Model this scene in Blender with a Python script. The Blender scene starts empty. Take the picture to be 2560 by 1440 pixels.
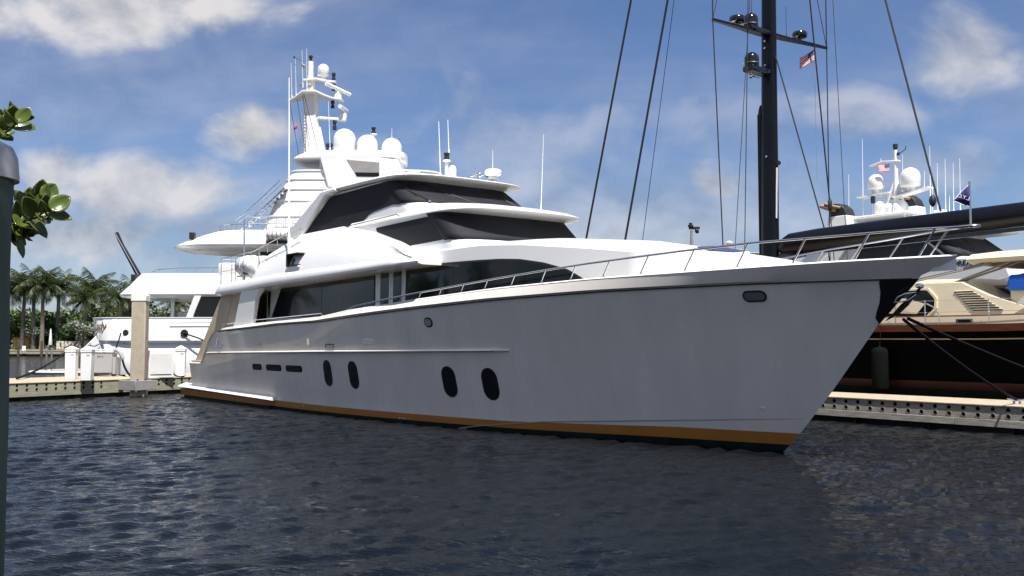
import bpy, bmesh, math, random
from mathutils import Vector, Matrix
random.seed(7)
R = math.radians
sc = bpy.context.scene
COL = sc.collection

# ------------------------------------------------------------------ camera
cam = bpy.data.objects.new('camera', bpy.data.cameras.new('camera'))
COL.objects.link(cam)
cam.location = (0, 0, 2.5)
cam.rotation_euler = (R(90 + 3.2), 0, 0)
cam.data.sensor_width = 36
cam.data.lens = 33.75
cam.data.clip_start = 0.1
cam.data.clip_end = 6000
sc.camera = cam

# ------------------------------------------------------------------ light
SUN_DIR = Vector((0.336, -0.942, 0)).normalized()
SUN_EL = R(65)
sv = Vector((SUN_DIR.x * math.cos(SUN_EL), SUN_DIR.y * math.cos(SUN_EL), math.sin(SUN_EL)))
sun = bpy.data.objects.new('sun', bpy.data.lights.new('sun', 'SUN'))
COL.objects.link(sun)
sun.data.energy = 5.0
sun.data.angle = R(0.53)
sun.data.color = (1, 0.965, 0.91)
sun.rotation_euler = (-sv).to_track_quat('-Z', 'Y').to_euler()
sun.location = (20, -30, 60)

world = bpy.data.worlds.new('World')
sc.world = world
world.use_nodes = True
WN, WL = world.node_tree.nodes, world.node_tree.links
WN.clear()

def wmath(op, a, b=None, clamp=False):
    n = WN.new('ShaderNodeMath'); n.operation = op; n.use_clamp = clamp
    for i, v in enumerate((a, b)):
        if v is None: continue
        if isinstance(v, (int, float)): n.inputs[i].default_value = v
        else: WL.new(v, n.inputs[i])
    return n.outputs[0]

def wnoise(vec, scale, detail=6, rough=0.55, dist=0.0):
    n = WN.new('ShaderNodeTexNoise')
    n.inputs['Scale'].default_value = scale; n.inputs['Detail'].default_value = detail
    n.inputs['Roughness'].default_value = rough; n.inputs['Distortion'].default_value = dist
    WL.new(vec, n.inputs['Vector'])
    return n.outputs['Fac']

def wcomb(x, y, z=0.0):
    n = WN.new('ShaderNodeCombineXYZ')
    for i, v in enumerate((x, y, z)):
        if isinstance(v, (int, float)): n.inputs[i].default_value = v
        else: WL.new(v, n.inputs[i])
    return n.outputs[0]

def wmix(fac, a, b):
    n = WN.new('ShaderNodeMix'); n.data_type = 'RGBA'
    for i, v in ((0, fac), (6, a), (7, b)):
        if isinstance(v, (int, float, tuple)): n.inputs[i].default_value = v
        else: WL.new(v, n.inputs[i])
    return n.outputs[2]

def build_sky():
    tc = WN.new('ShaderNodeTexCoord')
    sky = WN.new('ShaderNodeTexSky'); sky.sky_type = 'NISHITA'; sky.sun_disc = False
    sky.sun_elevation = SUN_EL
    sky.sun_rotation = math.atan2(SUN_DIR.x, SUN_DIR.y)
    sky.altitude = 0; sky.air_density = 1.0; sky.dust_density = 0.6; sky.ozone_density = 2.0
    sep = WN.new('ShaderNodeSeparateXYZ'); WL.new(tc.outputs['Generated'], sep.inputs[0])
    x, y, z = sep.outputs
    ay = wmath('MAXIMUM', wmath('ABSOLUTE', y), 0.06)
    u = wmath('DIVIDE', x, ay)            # tangent of azimuth off the fairway axis
    w = wmath('DIVIDE', z, ay)            # tangent of height
    p = wcomb(u, wmath('MULTIPLY', w, 1.35), 0.37)
    p_up = wcomb(u, wmath('MULTIPLY', wmath('ADD', w, 0.03), 1.35), 0.37)
    n1 = wnoise(p, 8.0, 10, 0.54, 0.25)
    n2 = wnoise(p_up, 8.0, 10, 0.54, 0.25)
    # cumulus banks: azimuth, height, half width, half height, density
    banks = [(-.40, .360, .20, .048, .95), (-.275, .222, .060, .034, .95), (-.48, .180, .060, .036, .85),
             (-.40, .160, .120, .045, .85), (-.46, .112, .15, .036, .8), (-.315, .115, .075, .03, .55),
             (-.16, .208, .04, .018, .4), (.01, .215, .13, .07, .36), (.07, .155, .11, .048, .45), (.13, .125, .10, .03, .45),
             (.215, .165, .048, .027, .72), (.36, .240, .065, .036, .50), (.49, .305, .085, .055, .72),
             (.46, .180, .10, .03, .36), (.25, .23, .12, .05, .26), (.62, .13, .1, .04, .6), (-.68, .24, .11, .05, .8),
             (.85, .3, .16, .06, .7), (-1.0, .2, .2, .07, .8), (1.3, .25, .3, .1, .7), (-1.6, .4, .4, .12, .8)]
    m = None
    for cu, cw, ru, rw, s in banks:
        du = wmath('DIVIDE', wmath('SUBTRACT', u, cu), ru)
        dw = wmath('DIVIDE', wmath('SUBTRACT', w, cw), rw)
        d = wmath('SQRT', wmath('ADD', wmath('MULTIPLY', du, du), wmath('MULTIPLY', dw, dw)))
        e = wmath('ADD', wmath('SUBTRACT', 1.0, d), wmath('MULTIPLY', wmath('SUBTRACT', n1, 0.5), 2.6))
        ss = WN.new('ShaderNodeMapRange'); ss.interpolation_type = 'SMOOTHSTEP'
        WL.new(e, ss.inputs[0]); ss.inputs[1].default_value = -0.25; ss.inputs[2].default_value = 0.85
        ss.inputs[4].default_value = s
        m = ss.outputs[0] if m is None else wmath('MAXIMUM', m, ss.outputs[0])
    # thin high streaks and haze over the whole dome
    zz = wmath('ADD', wmath('MAXIMUM', z, 0.0), 0.12)
    q = wcomb(wmath('MULTIPLY', wmath('DIVIDE', x, zz), 0.55), wmath('DIVIDE', y, zz), 1.7)
    n3 = wnoise(q, 0.8, 6, 0.52, 0.4)
    st = WN.new('ShaderNodeMapRange'); st.interpolation_type = 'SMOOTHSTEP'
    WL.new(n3, st.inputs[0]); st.inputs[1].default_value = 0.43; st.inputs[2].default_value = 0.80; st.inputs[4].default_value = 0.5
    q2 = wcomb(wmath('DIVIDE', x, zz), wmath('DIVIDE', y, zz), 4.4)
    n4 = wnoise(q2, 1.5, 9, 0.55, 0.2)
    cu_ = WN.new('ShaderNodeMapRange'); cu_.interpolation_type = 'SMOOTHSTEP'
    WL.new(n4, cu_.inputs[0]); cu_.inputs[1].default_value = 0.44; cu_.inputs[2].default_value = 0.60; cu_.inputs[4].default_value = 0.95
    # the banks placed above describe the northern quarter; denser cloud is added elsewhere for whiter fill light
    rest = WN.new('ShaderNodeMapRange'); WL.new(wmath('SUBTRACT', wmath('MULTIPLY', y, 1.0), wmath('ABSOLUTE', wmath('MULTIPLY', x, 1.5))), rest.inputs[0])
    rest.inputs[1].default_value = 0.05; rest.inputs[2].default_value = -0.15; rest.inputs[3].default_value = 0.0; rest.inputs[4].default_value = 1.0
    m = wmath('MAXIMUM', m, wmath('MULTIPLY', cu_.outputs[0], rest.outputs[0]))
    hz = WN.new('ShaderNodeMapRange'); WL.new(z, hz.inputs[0])
    hz.inputs[1].default_value = 0.0; hz.inputs[2].default_value = 0.24; hz.inputs[3].default_value = 0.26; hz.inputs[4].default_value = 0.0
    hz.interpolation_type = 'SMOOTHSTEP'
    m = wmath('MAXIMUM', m, wmath('ADD', st.outputs[0], hz.outputs[0], True))
    lit = wmath('ADD', wmath('MULTIPLY', wmath('SUBTRACT', n1, n2), 3.2), 0.52, True)
    cloud = wmix(lit, CLOUD_DARK, CLOUD_LIGHT)
    tint = WN.new('ShaderNodeMix'); tint.data_type = 'RGBA'; tint.blend_type = 'MULTIPLY'; tint.inputs[0].default_value = 1
    WL.new(sky.outputs[0], tint.inputs[6]); tint.inputs[7].default_value = SKY_TINT
    colr = wmix(m, tint.outputs[2], cloud)
    bg = WN.new('ShaderNodeBackground'); bg.inputs['Strength'].default_value = 0.08
    WL.new(colr, bg.inputs['Color'])
    out = WN.new('ShaderNodeOutputWorld'); WL.new(bg.outputs[0], out.inputs['Surface'])

SKY_TINT = (.56, .65, .84, 1)
CLOUD_DARK = (2.5, 2.75, 3.3, 1)
CLOUD_LIGHT = (6.0, 5.8, 5.8, 1)
build_sky()

sc.view_settings.view_transform = 'Standard'
sc.view_settings.look = 'None'
sc.view_settings.exposure = 0.72
sc.view_settings.gamma = 1
sc.view_settings.use_curve_mapping = False
sc.cycles.max_bounces = 8
sc.cycles.caustics_reflective = False
sc.cycles.caustics_refractive = False

# ------------------------------------------------------------------ materials
def mat(name, col, rough=0.5, metal=0.0, spec=0.5, coat=0.0, var=0.0, vscale=4.0, bump=0.0, bscale=40.0,
        stretch=(1, 1, 1), col2=None, coords='Object', trans=0.0, alpha=1.0):
    m = bpy.data.materials.new(name); m.use_nodes = True
    nt = m.node_tree; b = nt.nodes['Principled BSDF']
    b.inputs['Base Color'].default_value = (*col, 1)
    b.inputs['Roughness'].default_value = rough
    b.inputs['Metallic'].default_value = metal
    b.inputs['Specular IOR Level'].default_value = spec
    b.inputs['Coat Weight'].default_value = coat
    b.inputs['Coat Roughness'].default_value = 0.06
    b.inputs['Transmission Weight'].default_value = trans
    b.inputs['Alpha'].default_value = alpha
    if var or bump or col2:
        tc = nt.nodes.new('ShaderNodeTexCoord'); mp = nt.nodes.new('ShaderNodeMapping')
        mp.inputs['Scale'].default_value = stretch
        nt.links.new(tc.outputs[coords], mp.inputs[0])
    if var or col2:
        n = nt.nodes.new('ShaderNodeTexNoise'); n.inputs['Scale'].default_value = vscale; n.inputs['Detail'].default_value = 7
        n.inputs['Roughness'].default_value = 0.62
        nt.links.new(mp.outputs[0], n.inputs['Vector'])
        rmp = nt.nodes.new('ShaderNodeMapRange'); nt.links.new(n.outputs['Fac'], rmp.inputs[0])
        rmp.inputs[1].default_value = 0.32; rmp.inputs[2].default_value = 0.68
        mx = nt.nodes.new('ShaderNodeMix'); mx.data_type = 'RGBA'
        c2 = col2 if col2 else tuple(c * (1 - var) for c in col)
        mx.inputs[6].default_value = (*col, 1); mx.inputs[7].default_value = (*c2, 1)
        nt.links.new(rmp.outputs[0], mx.inputs[0]); nt.links.new(mx.outputs[2], b.inputs['Base Color'])
    if bump:
        n2 = nt.nodes.new('ShaderNodeTexNoise'); n2.inputs['Scale'].default_value = bscale; n2.inputs['Detail'].default_value = 4
        nt.links.new(mp.outputs[0], n2.inputs['Vector'])
        bp = nt.nodes.new('ShaderNodeBump'); bp.inputs['Strength'].default_value = bump; bp.inputs['Distance'].default_value = 0.02
        nt.links.new(n2.outputs['Fac'], bp.inputs['Height']); nt.links.new(bp.outputs[0], b.inputs['Normal'])
    return m

M = dict(
    white=mat('white_gelcoat', (.80, .80, .79), .28, coat=.3, var=.05, vscale=.6),
    white2=mat('white_paint', (.78, .78, .76), .4, var=.06, vscale=1.5),
    silver=mat('silver_grey_hull_paint', (.78, .73, .67), .45, metal=.0, coat=.5, var=.13, vscale=1.1, stretch=(1, 1, .3), bump=.02, bscale=.8),
    gold=mat('gold_boot_stripe', (.46, .185, .035), .4, var=.15, vscale=1.2),
    antifoul=mat('black_antifouling', (.007, .008, .008), .7, spec=.2, col2=(.010, .020, .015), vscale=3),
    glass=mat('dark_tinted_glass', (.008, .010, .011), .05, spec=.32, var=.3, vscale=.4),
    cover=mat('black_mesh_window_cover', (.011, .012, .018), .7, spec=.3, var=.35, vscale=.8, bump=.05, bscale=3.0),
    chrome=mat('polished_steel', (.75, .76, .78), .12, metal=1.0),
    steel=mat('stainless_rail', (.62, .63, .65), .22, metal=1.0),
    canvas=mat('beige_canvas', (.50, .42, .31), .85, var=.12, vscale=2.0, bump=.2, bscale=6),
    black=mat('gloss_black', (.006, .006, .008), .12, coat=.4),
    rubber=mat('matt_black', (.012, .012, .013), .6),
    mast=mat('black_carbon_mast', (.006, .007, .012), .32, spec=.22, var=.4, vscale=1.0),
    concrete=mat('tan_concrete', (.43, .37, .28), .85, var=.2, vscale=3, bump=.2, bscale=30),
    wood=mat('weathered_dock_timber', (.48, .45, .39), .85, col2=(.24, .22, .18), vscale=2.2, stretch=(1, 1, 7), bump=.3, bscale=14),
    woodgreen=mat('weathered_green_timber', (.36, .35, .26), .85, col2=(.22, .215, .14), vscale=1.8, stretch=(1, 1, 6), bump=.3, bscale=14),
    decking=mat('pale_dock_boards', (.45, .375, .265), .8, var=.25, vscale=3),
    float_=mat('dark_wet_pontoon', (.018, .018, .017), .55, var=.4, vscale=1.5),
    hole=mat('dark_bolt_recess', (.006, .006, .006), .9, spec=.05),
    cream=mat('cream_gelcoat', (.80, .70, .50), .3, coat=.3, var=.05, vscale=.8),
    varnish=mat('varnished_mahogany', (.13, .035, .012), .25, coat=.6, var=.4, vscale=2, stretch=(1, 8, 8)),
    red=mat('red_boot_top', (.06, .006, .004), .5, var=.4, vscale=2),
    navyblack=mat('black_topsides', (.0012, .0012, .002), .45, spec=.03),
    goldline=mat('gold_cove_line', (.5, .36, .12), .35),
    fender=mat('charcoal_fender_cloth', (.006, .0075, .0065), .95, spec=.05, var=.25, vscale=6),
    blue=mat('blue_canvas', (.008, .13, .62), .7, var=.12, vscale=3, bump=.2, bscale=8),
    rope=mat('black_rope', (.006, .006, .007), .85, spec=.15),
    grey=mat('grey_metal_cabinet', (.36, .36, .37), .45, var=.08, vscale=2),
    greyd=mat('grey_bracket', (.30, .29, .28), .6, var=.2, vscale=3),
    lens=mat('green_lens', (.0, .10, .06), .15),
    lamp=mat('lamp_glass', (.5, .42, .36), .2),
    hatch=mat('violet_hatch_glass', (.055, .05, .13), .06, spec=.7),
    teak=mat('teak_deck', (.40, .30, .20), .7, var=.2, vscale=4),
    solar=mat('letter_black', (.02, .02, .025), .5),
    goldletter=mat('letter_bronze', (.16, .11, .07), .4),
    navy=mat('navy_flag', (.02, .02, .14), .8),
    flagred=mat('flag_red', (.50, .02, .035), .8),
    flagwhite=mat('flag_white', (.78, .76, .75), .8),
    brass=mat('tan_wood', (.30, .18, .09), .6),
    leafdark=mat('dark_leaf', (.036, .075, .018), .35, var=.5, vscale=9, spec=.4),
    leafmid=mat('mid_leaf', (.06, .11, .02), .5, var=.45, vscale=.5),
    leaflite=mat('yellow_green_leaf', (.115, .17, .028), .5, var=.4, vscale=.5),
    leafgrey=mat('silver_leaf', (.30, .33, .27), .6, var=.3, vscale=.6),
    palm=mat('palm_frond', (.022, .04, .010), .45, col2=(.055, .07, .018), vscale=.5),
    clusia=mat('thick_glossy_leaf', (.115, .165, .025), .3, coat=.2, var=.3, vscale=14),
    trunk=mat('grey_palm_trunk', (.19, .17, .145), .9, var=.3, vscale=1.2, stretch=(1, 1, 4)),
    bark=mat('brown_bark', (.09, .065, .045), .9, var=.3, vscale=3),
    pile=mat('green_treated_pile', (.10, .135, .105), .9, col2=(.045, .07, .06), vscale=5, stretch=(1, 1, .15), bump=.6, bscale=18),
    pilecap=mat('grey_white_cap', (.42, .42, .44), .5, var=.1, vscale=3),
    sand=mat('sandy_bank', (.22, .19, .13), .95, var=.4, vscale=.2),
    wallc=mat('seawall_concrete', (.15, .13, .10), .9, var=.3, vscale=.4),
    orange=mat('ochre_stucco', (.62, .36, .14), .9),
    stucco=mat('pale_stucco', (.62, .58, .50), .9, var=.08, vscale=.1),
    roofw=mat('white_roof', (.62, .62, .60), .7),
    soffit=mat('white_soffit', (.74, .73, .70), .5),
)
for k in ('leafdark', 'leafmid', 'leaflite', 'leafgrey', 'palm', 'clusia'):
    nt = M[k].node_tree; b = nt.nodes['Principled BSDF']
    tr = nt.nodes.new('ShaderNodeBsdfTranslucent'); mx = nt.nodes.new('ShaderNodeMixShader')
    mx.inputs[0].default_value = .28
    src = b.inputs['Base Color'].links
    if src: nt.links.new(src[0].from_socket, tr.inputs['Color'])
    else: tr.inputs['Color'].default_value = b.inputs['Base Color'].default_value
    out = nt.nodes['Material Output']
    nt.links.new(b.outputs[0], mx.inputs[1]); nt.links.new(tr.outputs[0], mx.inputs[2]); nt.links.new(mx.outputs[0], out.inputs['Surface'])

# ------------------------------------------------------------------ mesh helpers
def itp(x, T):
    if x <= T[0][0]: return T[0][1]
    for (a, b), (c, d) in zip(T, T[1:]):
        if x <= c: return b + (d - b) * (x - a) / (c - a)
    return T[-1][1]

class MB:
    def __init__(s): s.v = []; s.f = []; s.m = []
    def add(s, v, f, mi=0):
        o = len(s.v); s.v += [tuple(p) for p in v]; s.f += [tuple(i + o for i in q) for q in f]; s.m += [mi] * len(f); return s
    def box(s, x0, x1, y0, y1, z0, z1, mi=0):
        v = [(x, y, z) for z in (z0, z1) for y in (y0, y1) for x in (x0, x1)]
        return s.add(v, [(0, 2, 3, 1), (4, 5, 7, 6), (0, 1, 5, 4), (2, 6, 7, 3), (0, 4, 6, 2), (1, 3, 7, 5)], mi)
    def frustum(s, c, z0, z1, a0, b0, a1, b1, mi=0):
        x, y = c
        v = [(x - a0, y - b0, z0), (x + a0, y - b0, z0), (x + a0, y + b0, z0), (x - a0, y + b0, z0),
             (x - a1, y - b1, z1), (x + a1, y - b1, z1), (x + a1, y + b1, z1), (x - a1, y + b1, z1)]
        return s.add(v, [(3, 2, 1, 0), (4, 5, 6, 7), (0, 1, 5, 4), (1, 2, 6, 5), (2, 3, 7, 6), (3, 0, 4, 7)], mi)
    def loft(s, rings, caps=True, closed=True, mi=0):
        n = len(rings[0]); o = len(s.v); f = []
        for r in rings: s.v += [tuple(p) for p in r]
        k = n if closed else n - 1
        for i in range(len(rings) - 1):
            for j in range(k):
                a, b = o + i * n + j, o + i * n + (j + 1) % n
                f.append((a, b, b + n, a + n))
        if caps and closed:
            f.append(tuple(o + j for j in reversed(range(n)))); f.append(tuple(o + (len(rings) - 1) * n + j for j in range(n)))
        s.f += f; s.m += [mi] * len(f); return s
    def tube(s, pts, r, n=8, caps=True, mi=0):
        pts = [Vector(p) for p in pts]; rings = []; prev = None
        for i, p in enumerate(pts):
            a = pts[max(0, i - 1)]; b = pts[min(len(pts) - 1, i + 1)]
            d = (b - a).normalized()
            if prev is None:
                u = d.cross(Vector((0, 0, 1)))
                if u.length < 1e-3: u = d.cross(Vector((1, 0, 0)))
            else: u = prev - d * prev.dot(d)
            u.normalize(); prev = u; w = d.cross(u)
            rr = r[i] if isinstance(r, (list, tuple)) else r
            rings.append([p + (u * math.cos(2 * math.pi * k / n) + w * math.sin(2 * math.pi * k / n)) * rr for k in range(n)])
        return s.loft(rings, caps, True, mi)
    def lathe(s, prof, c=(0, 0, 0), n=20, mi=0, ax='z', caps=True):
        rings = []
        for r, z in prof:
            ring = []
            for k in range(n):
                a = 2 * math.pi * k / n
                q = (r * math.cos(a), r * math.sin(a), z)
                if ax == 'x': q = (z, r * math.cos(a), r * math.sin(a))
                if ax == 'y': q = (r * math.sin(a), z, r * math.cos(a))
                ring.append((q[0] + c[0], q[1] + c[1], q[2] + c[2]))
            rings.append(ring)
        return s.loft(rings, caps, True, mi)
    def prism(s, poly, y0, y1, mi=0):          # poly in (x, z), extruded along y
        a = [(x, y0, z) for x, z in poly]; b = [(x, y1, z) for x, z in poly]
        return s.loft([a, b], True, True, mi)
    def patch(s, grid, mi=0):                  # rows x cols sheet
        return s.loft(grid, False, False, mi)
    def build(s, name, m, parent=None, smooth=38, bevel=0.0, solid=0.0, label=None, kind=None, fix=True):
        me = bpy.data.meshes.new(name)
        me.from_pydata(s.v, [], s.f)
        ms = m if isinstance(m, (list, tuple)) else [m]
        for q in ms: me.materials.append(M[q] if isinstance(q, str) else q)
        if len(ms) > 1:
            me.polygons.foreach_set('material_index', s.m)
        if fix:
            bm = bmesh.new(); bm.from_mesh(me)
            bmesh.ops.remove_doubles(bm, verts=bm.verts, dist=1e-5)
            bmesh.ops.recalc_face_normals(bm, faces=bm.faces)
            bm.to_mesh(me); bm.free()
        if smooth:
            me.polygons.foreach_set('use_smooth', [True] * len(me.polygons))
            me.set_sharp_from_angle(angle=R(smooth))
        me.update()
        o = bpy.data.objects.new(name, me); COL.objects.link(o)
        if parent: o.parent = parent
        if bevel:
            md = o.modifiers.new('bevel', 'BEVEL'); md.width = bevel; md.segments = 2; md.limit_method = 'ANGLE'; md.angle_limit = R(40)
        if solid:
            md = o.modifiers.new('solid', 'SOLIDIFY'); md.thickness = solid; md.offset = 0
        if label: o['label'] = label
        if kind: o['kind'] = kind
        return o

def thing(name, label, cat, loc=(0, 0, 0), rz=0.0, group=None):
    o = bpy.data.objects.new(name, None); COL.objects.link(o)
    o.location = loc; o.rotation_euler = (0, 0, rz); o.empty_display_size = .3
    o['label'] = label; o['category'] = cat
    if group: o['group'] = group
    return o

def tag(o, label, cat, group=None):
    o['label'] = label; o['category'] = cat
    if group: o['group'] = group
    return o

def structure(o): o['kind'] = 'structure'; return o

def linkcopy(o, parent=None, **kw):
    c = o.copy(); COL.objects.link(c); c.parent = parent
    for k, v in kw.items(): setattr(c, k, v)
    return c

def copy_tree(root, label, loc, rz=0.0, scale=1.0):
    c = linkcopy(root, None, location=loc, rotation_euler=(0, 0, rz), scale=(scale,) * 3); c['label'] = label
    for ch in root.children:
        d = linkcopy(ch, c)
        for g in ch.children: linkcopy(g, d)
    return c

def outline(z, xa, xc, xf, t, na=7, ns=8, nf=18, ra=0.0, pw=.75, skew=0.0):
    """plan outline of a deckhouse tier: aft end xa, straight sides to xc, rounded front to xf, half width t"""
    pts = []
    for k in range(nf + 1):                      # front arc, starboard (-y) to port
        th = math.pi * k / nf
        cy, sx = math.cos(th), math.sin(th)
        y = -t * math.copysign(abs(cy) ** pw, cy); pts.append((xc + (xf - xc) * abs(sx) ** pw, y, z))
    for k in range(1, ns): pts.append((xc + (xa - xc) * k / ns, t, z))
    for k in range(na + 1):                      # aft end port to starboard
        th = math.pi * k / na
        cy, sx = math.cos(th), math.sin(th)
        pts.append((xa - ra * abs(sx) ** .8, t * math.copysign(abs(cy) ** (.8 if ra else 1), cy) , z))
    for k in range(1, ns): pts.append((xa + (xc - xa) * k / ns, -t, z))
    return pts

def text(body, size, mat_, parent, name='lettering', extrude=.004, flip=False, shear=0.0, loc=(0, 0, 0), rot=(0, 0, 0), bold=0.0):
    cu = bpy.data.curves.new(name, 'FONT'); cu.body = body; cu.size = size; cu.extrude = extrude; cu.shear = shear; cu.offset = bold
    cu.align_x = 'CENTER'; cu.align_y = 'CENTER'
    tmp = bpy.data.objects.new(name, cu); COL.objects.link(tmp)
    bpy.context.view_layer.update()
    me = bpy.data.meshes.new_from_object(tmp.evaluated_get(bpy.context.evaluated_depsgraph_get()))
    bpy.data.objects.remove(tmp)
    if flip:
        for v in me.vertices: v.co.x = -v.co.x
        me.flip_normals()
    me.materials.clear(); me.materials.append(M[mat_])
    o = bpy.data.objects.new(name, me); COL.objects.link(o)
    o.parent = parent; o.location = loc; o.rotation_euler = rot
    return o

def dome(name, parent, c, r, h, m='white', ped=.3, label=None):
    """satellite dome: tapered foot, cylindrical skirt, hemispherical top"""
    b = MB(); z = 0
    prof = [(r * .38, -ped), (r * .40, -ped * .3), (r * .62, -ped * .12), (r * .92, 0), (r, r * .10), (r, h - r)]
    prof += [(r * math.cos(a), h - r + r * math.sin(a)) for a in [R(q) for q in (12, 25, 38, 50, 62, 74, 84)]] + [(.01, h)]
    b.lathe(prof, c, 24)
    o = b.build(name, m, parent, smooth=50, label=label)
    b2 = MB(); b2.lathe([(r * 1.005, 0), (r * 1.012, .0), (r * 1.012, r * .06), (r * 1.005, r * .06)], (c[0], c[1], c[2] + r * .12), 24)
    b2.build('seam_ring', 'white2' if m == 'white' else m, o)
    return o

def whip(parent, a, b, r=.018, m='white2', name='antenna'):
    b_ = Vector(b); a_ = Vector(a); mid = a_.lerp(b_, .12)
    mb = MB(); mb.tube([a_, mid, mid + (b_ - a_) * .005, b_], [r * 1.7, r * 1.6, r, r * .6], 6)
    return mb.build(name, m, parent)
# ------------------------------------------------------------------ water and shore
def water_height(x, y):
    h = 0.0
    for kx, ky, a, ph in WAVES: h += a * math.sin(kx * x + ky * y + ph)
    return h
rw = random.Random(11)
WAVES = []
for lam, amp, n in ((2.4, .003, 4), (1.1, .0052, 7), (.62, .0056, 10), (.36, .0042, 12)):
    for _ in range(n):
        a = R(rw.gauss(100, 26)); l = lam * rw.uniform(.75, 1.3); k = 2 * math.pi / l
        WAVES.append((k * math.cos(a), k * math.sin(a), amp * rw.uniform(.6, 1.2), rw.uniform(0, 6.28)))

def water_material():
    m = bpy.data.materials.new('dark_harbour_water'); m.use_nodes = True
    nt = m.node_tree; b = nt.nodes['Principled BSDF']
    b.inputs['Base Color'].default_value = (.0045, .006, .008, 1)
    b.inputs['Roughness'].default_value = .07
    b.inputs['IOR'].default_value = 1.33; b.inputs['Specular IOR Level'].default_value = .33
    tc = nt.nodes.new('ShaderNodeTexCoord')
    prev = None
    for sx, sy, scale, strg, dist, det in ((1, 2.2, 2.4, .20, .10, 3), (1.0, 2.6, 7.0, .62, .036, 3), (1, 1.8, 22, .22, .008, 2)):
        mp = nt.nodes.new('ShaderNodeMapping'); mp.inputs['Scale'].default_value = (sx, sy, 1); mp.inputs['Rotation'].default_value = (0, 0, R(-9))
        nt.links.new(tc.outputs['Object'], mp.inputs[0])
        n = nt.nodes.new('ShaderNodeTexNoise'); n.inputs['Scale'].default_value = scale; n.inputs['Detail'].default_value = det
        n.inputs['Distortion'].default_value = .6
        nt.links.new(mp.outputs[0], n.inputs['Vector'])
        bp = nt.nodes.new('ShaderNodeBump'); bp.inputs['Strength'].default_value = strg; bp.inputs['Distance'].default_value = dist
        nt.links.new(n.outputs['Fac'], bp.inputs['Height'])
        if prev: nt.links.new(prev, bp.inputs['Normal'])
        prev = bp.outputs[0]
    nt.links.new(prev, b.inputs['Normal'])
    return m
M['water'] = water_material()

def build_water():
    import numpy as np
    def lines(a, b, step, far0, far1):
        core = list(np.arange(a, b + 1e-6, step)); lo = []; hi = []
        d = step; x = a
        while x > far0: d *= 1.35; x -= d; lo.append(x)
        d = step; x = b
        while x < far1: d *= 1.35; x += d; hi.append(x)
        return np.array(lo[::-1] + core + hi)
    xs = lines(-24, 20, .095, -2500, 2500); ys = lines(7.5, 46, .095, -1200, 4500)
    X, Yy = np.meshgrid(xs, ys)
    H = np.zeros_like(X)
    for kx, ky, a, ph in WAVES: H += a * np.sin(kx * X + ky * Yy + ph)
    # the geometric swell fades where the grid grows coarse
    fade = np.clip((X + 26) / 3, 0, 1) * np.clip((22 - X) / 3, 0, 1) * np.clip((Yy - 5) / 3, 0, 1) * np.clip((49 - Yy) / 4, 0, 1)
    H *= fade
    nx, ny = len(xs), len(ys)
    me = bpy.data.meshes.new('water')
    me.vertices.add(nx * ny)
    me.vertices.foreach_set('co', np.stack([X, Yy, H], -1).ravel())
    i = np.arange(ny - 1)[:, None] * nx + np.arange(nx - 1)[None, :]
    q = np.stack([i, i + 1, i + nx + 1, i + nx], -1).reshape(-1, 4)
    me.loops.add(q.size); me.polygons.add(len(q))
    me.loops.foreach_set('vertex_index', q.ravel())
    me.polygons.foreach_set('loop_start', np.arange(0, q.size, 4)); me.polygons.foreach_set('loop_total', np.full(len(q), 4))
    me.polygons.foreach_set('use_smooth', np.ones(len(q), bool))
    me.update(); me.validate()
    me.materials.append(M['water'])
    o = bpy.data.objects.new('water', me); COL.objects.link(o); structure(o)
build_water()
b = MB(); b.box(-3000, 3000, -1500, 5000, -3.2, -3.0); structure(b.build('sea_bed', 'sand'))

SHORE_Y = 168
b = MB()
gx = [-420 + 20 * i for i in range(60)]
b.patch([[(x, SHORE_Y, .9) for x in gx], [(x, SHORE_Y + 6, 1.1 + .2 * math.sin(x * .3)) for x in gx],
         [(x, SHORE_Y + 60, 1.6) for x in gx], [(x, SHORE_Y + 1500, 2) for x in gx]])
structure(b.build('shore_ground', 'sand'))
b = MB()
for i in range(60):
    b.box(-420 + i * 20 + .02, -400 + i * 20 - .02, SHORE_Y - .35, SHORE_Y + .25, -2.5, .95)
tag(b.build('seawall', 'wallc', bevel=.03), 'low concrete seawall along the far bank below the palms', 'seawall')
# ------------------------------------------------------------------ the silver motor yacht (x forward, -y starboard)
YANG = -0.91327
YO = Vector((-12.773, 46.465, 0))
STEM = [(-.8, 29.9), (0, 31.0), (.46, 31.44), (1.36, 32.22), (2.87, 33.41), (3.82, 34.36), (4.17, 35.19)]
SHEER = [(2.1, 1.62), (3.5, 1.62), (3.75, 1.67), (4.0, 1.82), (4.35, 2.1), (4.7, 2.42), (5.05, 2.67), (5.35, 2.84), (5.7, 2.97), (6.1, 3.03), (9.4, 3.18), (13, 3.26), (14.8, 3.32),
         (16.7, 3.49), (18.7, 3.6), (20.3, 3.71), (24, 3.92), (27, 4.03), (29.5, 4.08), (33, 4.15), (35.2, 4.17)]
KN = [(6, 2.96), (9.9, 3.09), (12, 3.17), (15.2, 3.22), (17.8, 3.37), (20.5, 3.51), (24, 3.67), (27.3, 3.77), (31, 3.82), (34.4, 3.82)]
def sheer_z(x): return itp(x, SHEER)
def kn_z(x): return min(itp(x, KN), sheer_z(x) - .06)
def boot_z(x): return itp(x, [(0, .36), (10, .33), (26, .32), (31.5, .45)])
def bot_z(x): return itp(x, [(0, .12), (10, .11), (26, .13), (31.3, .18)])
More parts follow.
